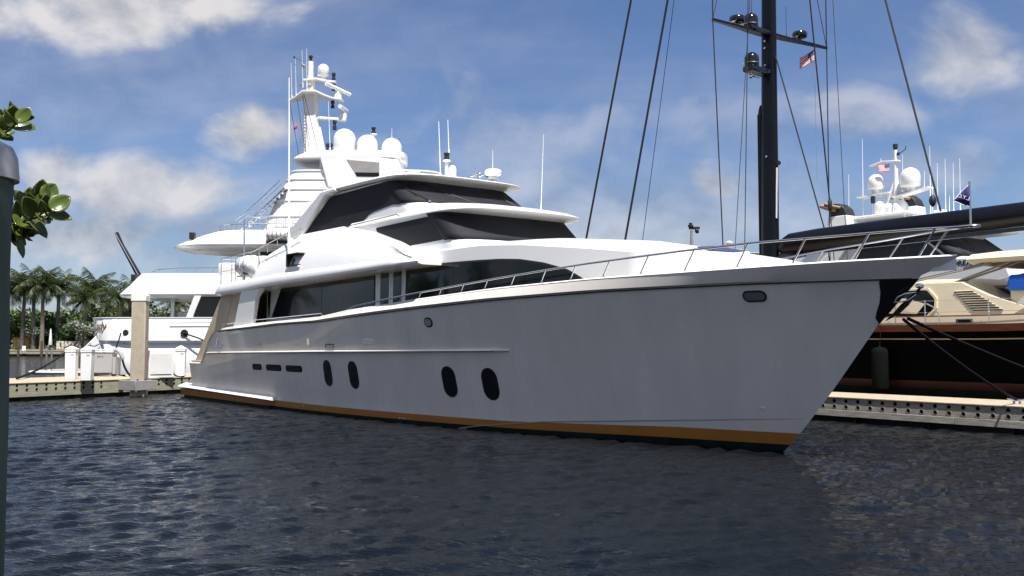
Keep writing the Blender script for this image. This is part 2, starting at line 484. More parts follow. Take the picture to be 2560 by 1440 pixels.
def hull_t(x, z):
    zk = itp(x, KN); v = max(0, min(1, (z - .33) / (zk - .33))) ** itp(x, [(14, 1), (26, 1.45)])
    tm = 3.33 + .37 * v ** .8; xs = 12 + 2 * v; x1 = itp(z, STEM); e = 2 + .2 * v
    return tm if x < xs else max(0, tm * (1 - ((min(x, x1) - xs) / (x1 - xs)) ** e))
def sheer_t(x): return 3.55 if x < 14 else max(0, 3.55 * (1 - ((min(x, 35.2) - 14) / 21.2) ** 2.2))

Y = thing('motor_yacht', 'silver-hulled motor yacht with gold boot stripe and black window covers filling the foreground', 'yacht', YO, YANG)

def hull_point(q, row):
    """q 0..1 from transom to stem; row picks a height line of the shell"""
    xa = 2.1 + q * 32.6
    if row == 0: z = sheer_z(2.1 + q * 33.1); x1 = 35.19
    elif row == 1: z = kn_z(xa); x1 = itp(z, STEM)
    elif row == 2: z = kn_z(xa) - .035; x1 = itp(z, STEM)
    elif row <= 9:
        zt, zb = kn_z(xa) - .035, boot_z(xa); z = zt + (zb - zt) * (row - 2) / 7; x1 = itp(z, STEM)
    elif row == 10: z = bot_z(xa); x1 = itp(z, STEM)
    elif row == 11: z = -.25; x1 = itp(z, STEM)
    else: z = -.75; x1 = itp(z, STEM)
    x = 2.1 + q * (x1 - 2.1)
    if row == 0: t = sheer_t(x)
    elif row == 1: t = hull_t(x, z) + .05 * min(1, (35 - x) / 6)
    else: t = hull_t(x, z)
    if row == 11: t *= .96
    if row == 12: t *= .55
    return x, max(t, 0.0 if q > .999 else .015), z

QS = [i / 70 for i in range(71)]
QS = sorted(set([round(q, 4) for q in QS] + [.01, .02, .035, .045, .05, .055, .062, .068, .075, .08, .09, .095, .1, .108, .115]))
b = MB()
for s in (-1, 1):
    for r0, r1, mi in ((0, 1, 0), (1, 2, 0), (2, 9, 0), (9, 10, 1), (10, 12, 2)):
        g = [[(lambda p: (p[0], s * p[1], p[2]))(hull_point(q, r)) for q in QS] for r in range(r0, r1 + 1)]
        b.patch(g, mi)
tr = [hull_point(0, r) for r in range(0, 13)]
ring = [(p[0], -p[1], p[2]) for p in tr] + [(p[0], p[1], p[2]) for p in reversed(tr)]
b.add(ring, [tuple(range(len(ring)))], 0)
hull = b.build('hull', ['silver', 'gold', 'antifoul'], Y, smooth=24)

# cap rail, inner bulwark and deck
b = MB()
for s in (-1, 1):
    rows = [[], [], []]
    for i in range(0, 80):
        x = 5.9 + i * (35.1 - 5.9) / 79; t = sheer_t(x); z = sheer_z(x)
        rows[0].append((x, s * max(t + .01, 0), z + .004)); rows[1].append((x, s * max(t - .02, 0), z + .035)); rows[2].append((x, s * max(t - .16, 0), z + .03))
    b.patch(rows)
    b.patch([rows[2], [(p[0], s * max(min(abs(p[1]) - .02, hull_t(p[0], p[2] - .3) - .06), 0), p[2] - .3) for p in rows[2]]])
b.build('cap_rail', 'white', Y)
b = MB()
for s in (-1, 1):
    dz = lambda x: max(2.3, sheer_z(x) - .72) if x < 27 else sheer_z(x) - .3 - .42 * max(0, 1 - (x - 27) / 3)
    b.patch([[(x, s * max(min(sheer_t(x) - .18, hull_t(x, dz(x)) - .07), 0), dz(x)) for x in [4 + .5 * i for i in range(60)]],
             [(x, 0, dz(x) + .02) for x in [4 + .5 * i for i in range(60)]]])
b.box(2.15, 4.0, -3.3, 3.3, 1.45, 1.55)
b.build('deck', 'teak', Y)

# knuckle moulding, rub rail, spray chine shadow strip, stern step
for s in (-1, 1):
    b = MB(); b.tube([(x, s * (hull_t(x, kn_z(x) - .05) + .022), kn_z(x) - .05) for x in [5.9 + i * .5 for i in range(57)] + [34.2]], .016, 6)
    b.build('knuckle_moulding', 'rubber', Y)
    b = MB(); sec = []
    for i in range(43):
        x = 4.5 + i * .465; z = 2.02 + (x - 4.5) * .0128; e = 1 if i < 42 else .3
        t = hull_t(x, z)
        sec.append([(x, s * (t - .02), z + .10 * e), (x, s * (t + .02 * e), z + .055 * e), (x, s * (t + .085 * e), z + .02 * e), (x, s * (t + .085 * e), z - .02), (x, s * (t - .02), z - .05)])
    b.loft(sec); b.build('rub_rail', 'silver', Y, smooth=30)
    b = MB(); b.tube([(x, s * (hull_t(x, z) + .088), z) for x, z in [(4.5 + i * .465, 2.02 + i * .465 * .0128) for i in range(42)]], .017, 6)
    b.build('rub_strake', 'chrome', Y)
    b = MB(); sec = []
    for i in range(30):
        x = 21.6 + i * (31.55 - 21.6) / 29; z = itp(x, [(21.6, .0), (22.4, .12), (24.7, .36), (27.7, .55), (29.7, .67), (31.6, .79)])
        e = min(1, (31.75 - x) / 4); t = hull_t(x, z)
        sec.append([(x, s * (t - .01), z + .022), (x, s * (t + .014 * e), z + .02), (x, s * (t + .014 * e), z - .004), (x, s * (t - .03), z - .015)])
    b.loft(sec); b.build('chine_shadow_strip', 'greyd', Y, smooth=30)  # dark grey stands in for the shadow line under the spray chine
    b = MB(); sec = []
    for i in range(24):
        x = .75 + i * (10.85 - .75) / 23; z = .50 - (x - .75) * .0135; 
        sec.append([(x, s * 3.2, z + .15), (x, s * 3.43, z + .075), (x, s * 3.60, z + .0), (x, s * 3.605, z - .014), (x, s * 3.56, z - .035), (x, s * 3.2, z - .06)])
    b.loft(sec); b.build('stern_step', 'white', Y, smooth=20)
    b = MB(); sec = []
    for i in range(12):
        x = .95 + i * (10.8 - .95) / 11
        sec.append([(x, s * 3.1, .40 - i * .008), (x, s * (3.53 if i < 11 else 3.36), .405 - i * .008), (x, s * (3.47 if i < 11 else 3.34), .12), (x, s * 3.1, .06)])
    b.loft(sec); b.build('step_boot_stripe', 'gold', Y)
    b = MB(); b.box(1.2, 10.5, s * 3.05 - .38, s * 3.05 + .38, -.5, .115); b.build('step_underside', 'antifoul', Y)
b = MB(); b.box(.8, 2.3, -3.25, 3.25, .33, .52); b.build('swim_platform', 'teak', Y, bevel=.04)

def on_hull(x, z, lift=0.0, s=-1):
    e = .05
    p = Vector((x, s * hull_t(x, z), z)); px = Vector((x + e, s * hull_t(x + e, z), z)); pz = Vector((x, s * hull_t(x, z + e), z + e))
    tx = (px - p).normalized(); tz = (pz - p); tz = (tz - tx * tz.dot(tx)).normalized()
    n = tz.cross(tx) if s < 0 else tx.cross(tz)
    if n.y * s < 0: n = -n
    return p + n * lift, tx, tz, n
def stadium(a, h, n=8):
    """outline of a rounded slot, half width a, half height h (the longer one gets the straight sides)"""
    r = min(a, h); pts = []
    for cx, cz, a0 in ((a - r, h - r, 0), (-(a - r), h - r, 90), (-(a - r), -(h - r), 180), (a - r, -(h - r), 270)):
        for k in range(n + 1):
            q = R(a0 + 90 * k / n); pts.append((cx + r * math.cos(q), cz + r * math.sin(q)))
    return pts
def fitting(name, x, z, poly, m, lift, depth, parent=None, s=-1, skew=0.0, bev=0):
    b = MB()
    r0, r1 = [], []
    for a, h in poly:
        p, tx, tz, n = on_hull(x + a + skew * h, z + h, 0, s)
        r0.append(p + n * (lift - depth)); r1.append(p + n * lift)
    b.loft([r0, r1]); return b.build(name, m, parent or Y, bevel=bev)
for s in (-1, 1):
    for x, z, a, h in ((15.27, 1.45, .235, .42), (16.86, 1.43, .245, .43), (21.51, 1.35, .26, .43), (23.1, 1.33, .27, .43)):
        f = fitting('porthole', x, z, stadium(a + .02, h + .02), 'black', .012, .05, s=s)
        fitting('porthole_glass', x, z, stadium(a - .02, h - .02), 'glass', .016, .02, f, s=s)
    for x0, x1 in ((9.1, 9.97), (10.37, 11.73), (12.1, 13.45)):
        f = fitting('engine_vent', (x0 + x1) / 2, 1.54, stadium((x1 - x0) / 2, .115), 'hole', .006, .05, s=s)
        for k in range(4): fitting('vent_slat', (x0 + x1) / 2, 1.465 + k * .05, [(-(x1 - x0) / 2 + .06, -.012), ((x1 - x0) / 2 - .06, -.012), ((x1 - x0) / 2 - .06, .012), (-(x1 - x0) / 2 + .06, .012)], 'rubber', .018, .02, f, s=s)
    for x, z, a, h in ((21.1, 3.06, .14, .10), (31.07, 3.505, .22, .085)):
        f = fitting('fairlead', x, z, stadium(a + .04, h + .04), 'rubber', .015, .04, s=s)
        g = fitting('fairlead_plate', x, z, stadium(a, h), 'chrome', .03, .05, f, s=s)
    fitting('courtesy_light', 17.98, 2.51, stadium(.30, .075), 'white', .02, .05, s=s, bev=.01)
    fitting('vent_plate', 14.15, 2.49, stadium(.10, .14), 'chrome', .02, .04, s=s)
    fitting('boarding_light', 10.0, 2.39, stadium(.2, .06), 'lamp', .02, .04, s=s)
    fitting('boarding_plate', 11.2, 2.41, stadium(.33, .09), 'silver', .015, .03, s=s)
    b = MB(); p0 = on_hull(15.45, 2.42, .05, s)[0]; p1 = on_hull(15.95, 2.42, .05, s)[0]
    d = Vector((0, 0, -.13)); b.tube([p0 + d, p0, p1, p1 + d], .016, 6); b.build('step_handle', 'rubber', Y)
    fitting('hull_tab', 30.73, .98, [(-.06, .05), (.05, .02), (.03, -.05)], 'silver', .02, .03, s=s)
    for x, z in ((13.2, .25), (19.0, .16), (19.12, .17), (19.25, .16)):
        fitting('through_hull', x, z, stadium(.03, .03, 3), 'chrome', .012, .03, s=s)

# anchor pocket: a black shaped plate wrapped round the stem
b = MB()
for s in (-1, 1):
    g = []
    for z, x0 in ((3.77, 33.62), (3.70, 33.60), (3.5, 33.58), (3.3, 33.52), (3.1, 33.42), (2.98, 33.38), (2.88, 33.42), (2.82, 33.40)):
        x1 = itp(z, STEM) + .02; row = []
        for k in range(9):
            x = x0 + (x1 - x0) * k / 8; t = hull_t(min(x, itp(z, STEM)), z)
            row.append((x, s * (t + .016 if k < 8 else 0.0), z))
        g.append(row)
    b.patch(g)
pocket = b.build('anchor_pocket', 'black', Y, smooth=40)
b = MB(); b.tube([(33.86, -.16, 3.30), (33.98, -.23, 3.40), (34.12, -.18, 3.47), (34.28, -.05, 3.49)], [.010, .016, .018, .012], 8)
b.tube([(33.86, -.16, 3.30), (34.0, -.2, 3.30), (34.15, -.14, 3.33), (34.28, -.05, 3.45)], [.010, .015, .016, .012], 8)
b.build('anchor_rim', 'chrome', Y, smooth=50)
b = MB(); b.loft([[(x - .05, -w, z - .05), (x + .05, -w * .6, z + .03), (x + .05, w * .6, z + .03), (x - .05, w, z - .05)] for x, z, w in ((33.62, 2.98, .02), (33.85, 3.12, .13), (34.05, 3.3, .16), (34.22, 3.46, .11), (34.34, 3.6, .04))])
b.build('anchor', 'black', Y, smooth=50)
b = MB(); b.lathe([(.03, -.1), (.05, -.08), (.05, .08), (.03, .1)], (34.33, 0, 3.62), 12, ax='y'); b.build('anchor_roller', 'steel', Y)

# ---- main deck house
def house_t(x): return 2.65 if x < 21 else max(.25, 2.65 - 2.2 * ((x - 21) / 11.4) ** 1.35)
CREASE = [(7, 4.9), (18, 4.95), (19.03, 5.17), (22.64, 5.24), (24.2, 5.15), (26.2, 4.93), (28.43, 4.65), (30.1, 4.43), (31.5, 4.21), (32.6, 3.95)]
CENTRE = [(7, 5.0), (19, 5.40), (23.5, 5.45), (24.5, 5.40), (27.1, 5.14), (29.2, 4.76), (31, 4.40), (32.2, 4.12), (32.6, 3.97)]
b = MB(); rings = []
for i in range(60):
    x = 8.4 + i * (32.55 - 8.4) / 59; t = house_t(x); c = itp(x, CREASE); m = max(itp(x, CENTRE), c + .01); z0 = itp(x, [(22, 2.25), (26, 3.0), (29, 3.55), (32.6, 3.8)])
    half = [(x, t + .05, z0), (x, t, c - .03), (x, t - .03, c + .02), (x, t * .8, c + (m - c) * .5), (x, t * .45, c + (m - c) * .88), (x, 0, m)]
    rings.append([(p[0], -p[1], p[2]) for p in half] + [p for p in reversed(half[:-1])])
b.loft(rings); b.build('main_deckhouse', 'white', Y, smooth=28)
def side_panel(name, poly, tf, m, lift, depth, s, parent=None, n=14, bev=0):
    """panel cut to an (x, z) outline lying on the curved side surface y = tf(x, z), built column by column"""
    xa = min(p[0] for p in poly); xb = max(p[0] for p in poly)
    xs = sorted(set([round(p[0], 4) for p in poly] + [round(xa + (xb - xa) * i / max(1, int((xb - xa) / .25)), 4) for i in range(int((xb - xa) / .25) + 1)]))
    xs = [x for i, x in enumerate(xs) if i == 0 or x - xs[i - 1] > 1e-3]
    rings = []
    for x in xs:
        xx = min(max(x, xa + 1e-4), xb - 1e-4); zs = []
        for (a, c), (d, e) in zip(poly, poly[1:] + poly[:1]):
            if (a - xx) * (d - xx) < 0: zs.append(c + (e - c) * (xx - a) / (d - a))
        if len(zs) < 2: continue
        z0, z1 = min(zs), max(zs)
        if z1 - z0 < .004: z1 = z0 + .004
        zz = [z0 + (z1 - z0) * k / 3 for k in range(4)]
        rings.append([(x, s * (tf(x, z) + lift), z) for z in zz] + [(x, s * (tf(x, z) + lift - depth), z) for z in reversed(zz)])
    b = MB(); b.loft(rings)
    return b.build(name, m, parent or Y, bevel=bev)
def hst(x, z): return house_t(x) + .05 * (1 - min(1, (z - 2.25) / 2.8))
def rounded(poly, r=.12, n=4):
    out = []
    for i, p in enumerate(poly):
        a = Vector(poly[i - 1]); c = Vector(p); d = Vector(poly[(i + 1) % len(poly)])
        ra = min(r, (a - c).length * .45); rd = min(r, (d - c).length * .45)
        p0 = c + (a - c).normalized() * ra; p1 = c + (d - c).normalized() * rd
        for k in range(n + 1):
            u = k / n; out.append(tuple(p0 * (1 - u) ** 2 + c * 2 * u * (1 - u) + p1 * u * u))
    return out
for s in (-1, 1):
    f = side_panel('saloon_window', rounded([(8.85, 3.4), (9.75, 4.62), (17.02, 4.74), (17.06, 3.4)], .14), hst, 'rubber', .012, .04, s)
    for x0, x1 in ((8.95, 13.2), (13.23, 16.98)):
        a = rounded([(x0, 3.46), (9.82 if x0 < 9 else x0, 4.57 if x0 < 9 else 4.62), (x1, 4.62 if x1 < 14 else 4.68), (x1, 3.46)], .1)
        side_panel('pane', a, hst, 'glass', .018, .02, s, f)
    for x0, x1 in ((17.4, 17.93), (18.2, 18.71)):
        d = side_panel('side_door', rounded([(x0 - .12, 2.5), (x0 - .12, 4.86), (x1 + .1, 4.86), (x1 + .1, 2.5)], .08), hst, 'white', .016, .05, s)
        side_panel('door_pane', rounded([(x0, 3.3), (x0, 4.76), (x1, 4.76), (x1, 3.3)], .16), hst, 'glass', .024, .02, s, d)
    f = side_panel('forward_window', rounded([(18.93, 3.5), (18.95, 4.83), (22.48, 4.81), (23.43, 4.79), (24.18, 4.74), (25.02, 4.60), (25.82, 4.38), (26.39, 4.08), (26.9, 3.5)], .10), hst, 'rubber', .012, .04, s)
    for q in ([(18.99, 3.55), (19.0, 4.77), (21.55, 4.76), (21.55, 3.55)], [(21.58, 3.55), (21.58, 4.76), (22.48, 4.76), (23.43, 4.74), (24.1, 4.69), (24.1, 3.55)], [(24.13, 3.55), (24.13, 4.685), (25.0, 4.55), (25.78, 4.34), (26.33, 4.05), (26.8, 3.55)]):
        side_panel('pane', q, hst, 'glass', .018, .02, s, f)
    f = side_panel('aft_door_window', stadium(.10, .52), lambda x, z: 2.66, 'glass', .02, .03, s)
    f.location = (8.62, 0, 4.0); 

# ---- upper deck slab with overhang
SL_B = [(4.8, 4.44), (8, 4.46), (10, 4.56), (15, 4.64), (17.7, 4.69), (21, 4.75)]
SL_T = [(4.9, 4.88), (6, 4.92), (11.4, 5.05), (16, 5.04), (19.5, 5.07), (20.6, 4.97), (21, 4.88)]
b = MB(); rings = []
for i in range(34):
    x = 4.85 + i * (20.95 - 4.85) / 33; zb = itp(x, SL_B); zt = max(itp(x, SL_T), zb + .1); k = itp(x, [(4.85, .96), (5.4, 1), (20, 1), (20.95, .97)])
    xo = x + (.18 if i == 0 else 0)
    half = [(x, 0, zb + .01), (x, 3.42 * k, zb), (x, 3.58 * k, zb + .03), (x, 3.61 * k, zb + .1), (xo, 3.55 * k, zt - .1), (xo, 3.48 * k, zt - .03), (xo, 3.38 * k, zt), (xo, 0, zt + .02)]
    rings.append([(p[0], -p[1], p[2]) for p in half] + [p for p in reversed(half[1:-1])])
b.loft(rings); b.build('upper_deck_overhang', 'white', Y, smooth=50)
for s in (-1, 1):
    for k in range(4): 
        x = 11 + k * 2.4; b = MB(); b.lathe([(.07, -.012), (.06, .0)], (x, s * 3.05, itp(x, SL_B) - .004), 12); b.build('downlight', 'chrome', Y)

# ---- upper bulwark sweeping up to the sky lounge
UP = [(8.6, 5.06), (8.75, 5.25), (8.95, 5.75), (9.3, 5.9), (10.4, 6.18), (11.8, 6.47), (15.0, 6.46), (15.3, 6.42), (16.85, 6.14), (18.66, 5.64), (20.1, 5.10), (20.5, 5.0)]
for s in (-1, 1):
    b = MB(); rings = []
    xs = [8.6, 8.75, 8.95, 9.3, 9.8, 10.4, 11.1, 11.8] + [12.5 + .5 * i for i in range(6)] + [15.3, 16, 16.85, 17.5, 18, 18.66, 19.2, 19.7, 20.1, 20.5]
    for x in xs:
        zt = itp(x, SL_T) - .01; zu = max(itp(x, UP), zt + .03); k = min(1, (zu - zt) / 1.3)
        tt = 3.42 - .62 * k
        rings.append([(x, s * 2.4, zt), (x, s * 3.44, zt), (x, s * (3.42 - .05 * k), zt + .22 * (zu - zt)), (x, s * (3.38 - .3 * k), zt + .65 * (zu - zt)), (x, s * (tt + .03), zu - .05 * k), (x, s * tt, zu), (x, s * (tt - .2), zu), (x, s * 2.4, zu - .02)])
    b.loft(rings); b.build('upper_bulwark', 'white', Y, smooth=40)

# ---- wheelhouse tier
def wh(z, off=0.0):
    xc = itp(z, [(5.0, 21.3), (5.5, 20.95), (6.4, 19.95)]); return outline(z, 15.2, xc + off, xc + 1.05 + off, 2.6 - (z - 5) * .02 + off, pw=.62)
b = MB(); b.loft([wh(4.9), wh(5.2), wh(5.48), wh(6.0), wh(6.42)]); b.build('wheelhouse', 'white', Y, smooth=40)
def front_patch(fn, zs, name, m, lift, k0=0, k1=18, parent=None, solid=.012):
    g = [[fn(z, lift)[k] for k in range(k0, k1 + 1)] for z in zs]
    b = MB(); b.patch(g); return b.build(name, m, parent or Y, smooth=60, solid=solid)
fw = front_patch(wh, (5.50, 5.7, 5.95, 6.2, 6.40), 'wheelhouse_windscreen_cover', 'cover', .014)
for s in (-1, 1):
    side_panel('wheelhouse_side_cover', rounded([(16.85, 6.24), (20.15, 6.30), (20.98, 5.52), (17.95, 5.46), (17.5, 5.66)], .16), lambda x, z: 2.6 - (z - 5) * .02, 'cover', .016, .03, s)

# ---- brow above the wheelhouse
def br(z, inset=0.0, xa=15.1):
    return outline(z, xa + inset * .2, 19.9 - inset, 22.2 - inset * 1.45, 2.64 - inset * .4, pw=.66)
b = MB(); b.loft([br(6.36, .75), br(6.39, .45), br(6.405, .04), br(6.42, 0), br(6.45, .02), br(6.55, .22), br(6.67, .6), br(6.79, 1.2), br(6.88, 1.9)])
b.build('wheelhouse_brow', 'white', Y, smooth=42)

# ---- sky lounge tier
def skx(z): return itp(z, [(6.2, 18.95), (6.85, 18.35), (7.78, 16.95)])
def sk(z, off=0.0):
    xc = skx(z); return outline(z, itp(z, [(6.2, 10.2), (6.5, 10.5), (7.9, 13.1)]), xc + off, xc + 1.0 + off, 2.52 - (z - 6.4) * .08 + off, pw=.62)
b = MB(); b.loft([sk(6.0), sk(6.45), sk(6.9), sk(7.4), sk(7.8)]); b.build('sky_lounge', 'white', Y, smooth=40)
skt = lambda x, z: 2.52 - (z - 6.4) * .08
for s in (-1, 1):
    side_panel('sky_lounge_side_cover', [(11.45, 6.53), (15.08, 6.47), (15.8, 6.52), (16.34, 6.80), (17.78, 6.93), (18.28, 6.88), (17.0, 7.76), (13.3, 7.72)], skt, 'cover', .018, .03, s)
    b = MB(); b.prism([(10.2, 6.42), (11.42, 6.50), (13.28, 7.74), (14.2, 7.82), (14.0, 7.95), (12.95, 7.92), (10.35, 6.75)], s * 2.50, s * 2.66)
    b.build('aft_pillar', 'white', Y, bevel=.04)
    b = MB(); b.tube([(11.4, s * 2.56, 6.50), (15.1, s * 2.56, 6.44)], .02, 6); b.build('window_trim', 'steel', Y)
front_patch(sk, (6.90, 7.1, 7.35, 7.6, 7.77), 'sky_lounge_windscreen_cover', 'cover', .016)
for k0 in (5, 9, 13):
    p0 = Vector(sk(6.93, .05)[k0]); p1 = Vector(sk(7.52, .05)[k0 - 2]); p2 = Vector(sk(7.55, .05)[k0 - 3])
    b = MB(); b.tube([p0, p1], .014, 6); b.tube([p0 + Vector((.02, .06, 0)), p1 + Vector((0, .05, 0))], .010, 6)
    b.tube([Vector(sk(7.15, .045)[k0 - 1]), p1, Vector(sk(7.68, .045)[k0 - 3])], .014, 6)
    w = b.build('wiper', 'rubber', Y)
    b = MB(); b.lathe([(.05, -.03), (.05, .03)], p0, 10); b.build('wiper_spindle', 'chrome', w)

# ---- hard top roof
def rf(z, inset=0.0):
    o = outline(z, 12.9 + inset * .3, 17.1 - inset, 18.95 - inset * 1.35, 2.64 - inset * .55, pw=.62)
    return [(x, y, zz + itp(x, [(12.9, .12), (16, .10), (19.0, .05)])) for x, y, zz in o]
b = MB(); b.loft([rf(7.73, .9), rf(7.75, .5), rf(7.775, .05), rf(7.79, 0), rf(7.82, .03), rf(7.89, .3), rf(7.98, 1.0), rf(8.05, 2.0)])
b.build('hardtop', 'white', Y, smooth=45)

# ---- stern: canvas, fashion plate, gate
for s in (-1, 1):
    b = MB(); b.prism(rounded([(7.85, 4.5), (9.85, 4.55), (9.3, 4.2), (8.92, 3.12), (7.05, 3.05), (7.3, 3.4)], .12), s * 3.35, s * 3.53)
    b.build('fashion_plate', 'white', Y, bevel=.03)
b = MB()
for s in (-1, 1):
    b.prism([(4.95, 4.46), (7.9, 4.47), (6.95, 3.3), (6.0, 2.75), (4.5, 1.9), (3.0, 1.6), (1.85, 1.6)], s * 3.17, s * 3.21)
b.add([(4.95, -3.18, 4.46), (4.95, 3.18, 4.46), (1.85, 3.18, 1.6), (1.85, -3.18, 1.6)], [(0, 1, 2, 3)])
cv = b.build('stern_canvas', 'canvas', Y, smooth=0)
b = MB(); b.tube([(6.35, -3.225, 4.44), (5.3, -3.225, 3.0), (4.1, -3.225, 1.75)], .008, 6); b.build('canvas_seam', 'concrete', cv)
b = MB(); b.box(2.1, 3.55, -3.45, 3.45, 1.60, 1.68); b.build('transom_cap', 'teak', Y, bevel=.02)
for s in (-1, 1):
    b = MB(); b.tube([(5.9, s * 3.5, 3.06), (5.9, s * 3.5, 3.2), (7.0, s * 3.45, 3.26), (7.0, s * 3.45, 3.1)], .018, 6); b.build('mooring_bitt', 'chrome', Y)
    b = MB(); b.tube([(5.75, s * 3.60, 2.95), (5.75, s * 3.72, 2.3)], .02, 6); b.tube([(5.8, s * 3.62, 2.28), (6.2, s * 3.72, 2.33)], .02, 6); b.build('stern_bracket', 'chrome', Y)
b = MB(); b.box(3.7, 5.0, -3.12, -3.05, 2.4, 3.1); b.build('stern_gate', 'white', Y, bevel=.02)

# ---- rails
RAIL = [(16.5, .02), (16.75, .06), (17.2, .13), (18.8, .18), (21.6, .225), (23.9, .28), (26.1, .36), (28, .43), (29.5, .49), (31.4, .54), (33, .54), (34.5, .565), (35.4, .55)]
def rail_pt(x, s):
    z = sheer_z(min(x, 35.1)) + itp(x, RAIL); t = max(0, 3.55 * (1 - ((min(x, 35.62) - 14) / 21.62) ** 2.25) - .05 if x > 14 else 3.5)
    return Vector((x, s * t, z))
path = [rail_pt(16.5 + i * (35.5 - 16.5) / 60, -1) for i in range(60)] + [Vector((35.45, -.12, 4.725)), Vector((35.54, -.05, 4.725)), Vector((35.56, 0, 4.725)), Vector((35.54, .05, 4.725)), Vector((35.45, .12, 4.725))] + [rail_pt(16.5 + i * (35.5 - 16.5) / 60, 1) for i in reversed(range(60))]
b = MB(); b.tube(path, .026, 8); b.build('bow_rail', 'steel', Y)
for s in (-1, 1):
    for x0 in (17.6, 18.6, 19.55, 20.5, 21.45, 22.4, 23.35, 24.35, 25.4, 26.35, 27.35, 28.4, 29.54, 30.78, 32.0, 33.24, 34.42):
        h = itp(x0, RAIL); x1 = x0 + .12 + .5 * h
        p0 = Vector((x0, s * max(sheer_t(x0) - .09, .02), sheer_z(x0) + .02)); p1 = rail_pt(x1, s)
        b = MB(); b.tube([p0, p1], .019, 6); b.build('stanchion', 'steel', Y)
    b = MB(); b.tube([(8.85, s * 3.48, 3.22), (8.85, s * 3.48, 3.33), (14.8, s * 3.48, 3.46), (14.9, s * 3.48, 3.38)], .018, 6); b.build('side_rail', 'steel', Y)
    for x in (9.9, 11, 12.1, 13.2, 14.3):
        b = MB(); b.tube([(x, s * 3.48, sheer_z(x)), (x, s * 3.48, 3.33 + (x - 8.85) * .0218)], .012, 6); b.build('stanchion', 'steel', Y)
    b = MB(); b.tube([(14.9, s * 2.80, 6.36), (15.6, s * 2.80, 6.44), (18.6, s * 2.80, 6.50), (18.7, s * 2.78, 6.44)], .018, 6); b.build('grab_rail', 'steel', Y)
    b = MB(); b.tube([(4.95, s * 3.25, 4.9), (4.95, s * 3.25, 6.0), (8.4, s * 3.25, 6.08), (11.7, s * 3.1, 6.62), (12.2, s * 3.05, 6.62)], .022, 6); b.build('aft_deck_rail', 'steel', Y)
    b = MB(); b.tube([(4.95, s * 3.25, 5.45), (8.8, s * 3.25, 5.5)], .012, 6); b.build('aft_deck_wire', 'steel', Y)
    for x in (6.0, 6.4, 7.2, 8.0, 8.8, 9.6, 10.5, 11.4):
        zt = itp(x, [(4.95, 6.0), (8.4, 6.08), (11.7, 6.62)]); zb = 4.95 if x < 8.7 else itp(x, UP) - .05
        b = MB(); b.tube([(x, s * 3.2, zb), (x, s * 3.2, zt)], .016, 6); b.build('stanchion', 'steel', Y)
b = MB(); b.tube([(4.95, -3.25, 6.0), (4.95, 3.25, 6.0)], .02, 6); b.tube([(4.95, -3.25, 5.45), (4.95, 3.25, 5.45)], .012, 6); b.build('aft_cross_rail', 'steel', Y)

# ---- life raft canister on its cradle
b = MB(); b.lathe([(.02, -.62), (.30, -.60), (.37, -.52), (.38, -.03), (.40, -.02), (.40, .02), (.38, .03), (.37, .52), (.30, .60), (.02, .62)], (7.55, -3.12, 5.58), 18, ax='x')
raft = b.build('life_raft_canister', 'white', Y, smooth=40)
for x in (7.15, 7.55, 7.95):
    b = MB(); b.tube([(x, -3.12 + .41 * math.cos(a), 5.58 + .41 * math.sin(a)) for a in [R(150 + i * 30) for i in range(9)]], .014, 6); b.build('strap', 'steel', raft)
b = MB(); b.box(7.05, 8.05, -3.4, -2.85, 5.10, 5.16); b.tube([(7.2, -3.12, 4.95), (7.2, -3.12, 5.15)], .03, 6); b.tube([(7.9, -3.12, 4.95), (7.9, -3.12, 5.15)], .03, 6)
b.build('raft_cradle', 'steel', raft)
b = MB(); b.lathe([(.02, -.4), (.42, -.38), (.5, -.28), (.5, .28), (.42, .38), (.02, .4)], (8.35, -2.9, 5.4), 18, ax='x'); b.build('cable_drum', 'canvas' if False else 'white2', Y, smooth=40)

# ---- navigation light box
b = MB()
b.box(12.0, 12.95, -3.30, -2.9, 5.22, 5.26); b.box(12.0, 12.95, -3.30, -2.9, 5.64, 5.68); b.box(12.0, 12.04, -3.30, -2.9, 5.26, 5.64); b.box(12.0, 12.95, -2.98, -2.9, 5.26, 5.64); b.box(12.91, 12.95, -3.05, -2.9, 5.26, 5.64)
nb = b.build('sidelight_screen', 'rubber', Y); nb.location = (0, -.22, 0)
b = MB(); b.lathe([(.07, 0), (.08, .02), (.08, .2), (.05, .24)], (12.3, -3.14, 5.26), 12); b.build('starboard_lamp', 'lens', nb)
b = MB(); b.box(11.98, 12.97, -3.5, -2.9, 5.15, 5.22); b.build('sidelight_shelf', 'white', Y, bevel=.02)

# ---- aerials and roof gear
whip(Y, (11.52, -3.18, 5.6), (11.32, -3.18, 12.4), .035)
b = MB(); b.tube([(6.85, -3.0, 5.0), (6.75, -3.0, 7.55)], .035, 8); b.build('lamp_post', 'steel', Y)
whip(Y, (16.84, 0, 8.1), (16.7, 0, 10.2), .022); whip(Y, (17.2, .1, 9.0), (17.12, .1, 10.2), .018)
whip(Y, (18.53, 1.0, 8.3), (18.53, 1.0, 9.03), .012); whip(Y, (21.1, 1.0, 6.5), (21.25, 1.0, 9.1), .014)
b = MB(); b.lathe([(.07, 8.05), (.06, 8.7), (.14, 8.72), (.14, 8.76)], (17.21, 0, 0), 12); lp = b.build('anchor_light_post', 'white', Y)
b = MB(); b.lathe([(.11, 8.77), (.11, 8.80), (.085, 8.81), (.085, 8.95), (.11, 8.96), (.11, 9.0), (.02, 9.02)], (17.21, 0, 0), 12); b.build('anchor_lamp', 'rubber', lp)
b = MB(); b.lathe([(.13, 8.05), (.13, 8.4), (.10, 8.5), (.03, 8.54)], (17.5, .05, 0), 14); b.build('gps_dome', 'white', Y, smooth=60)
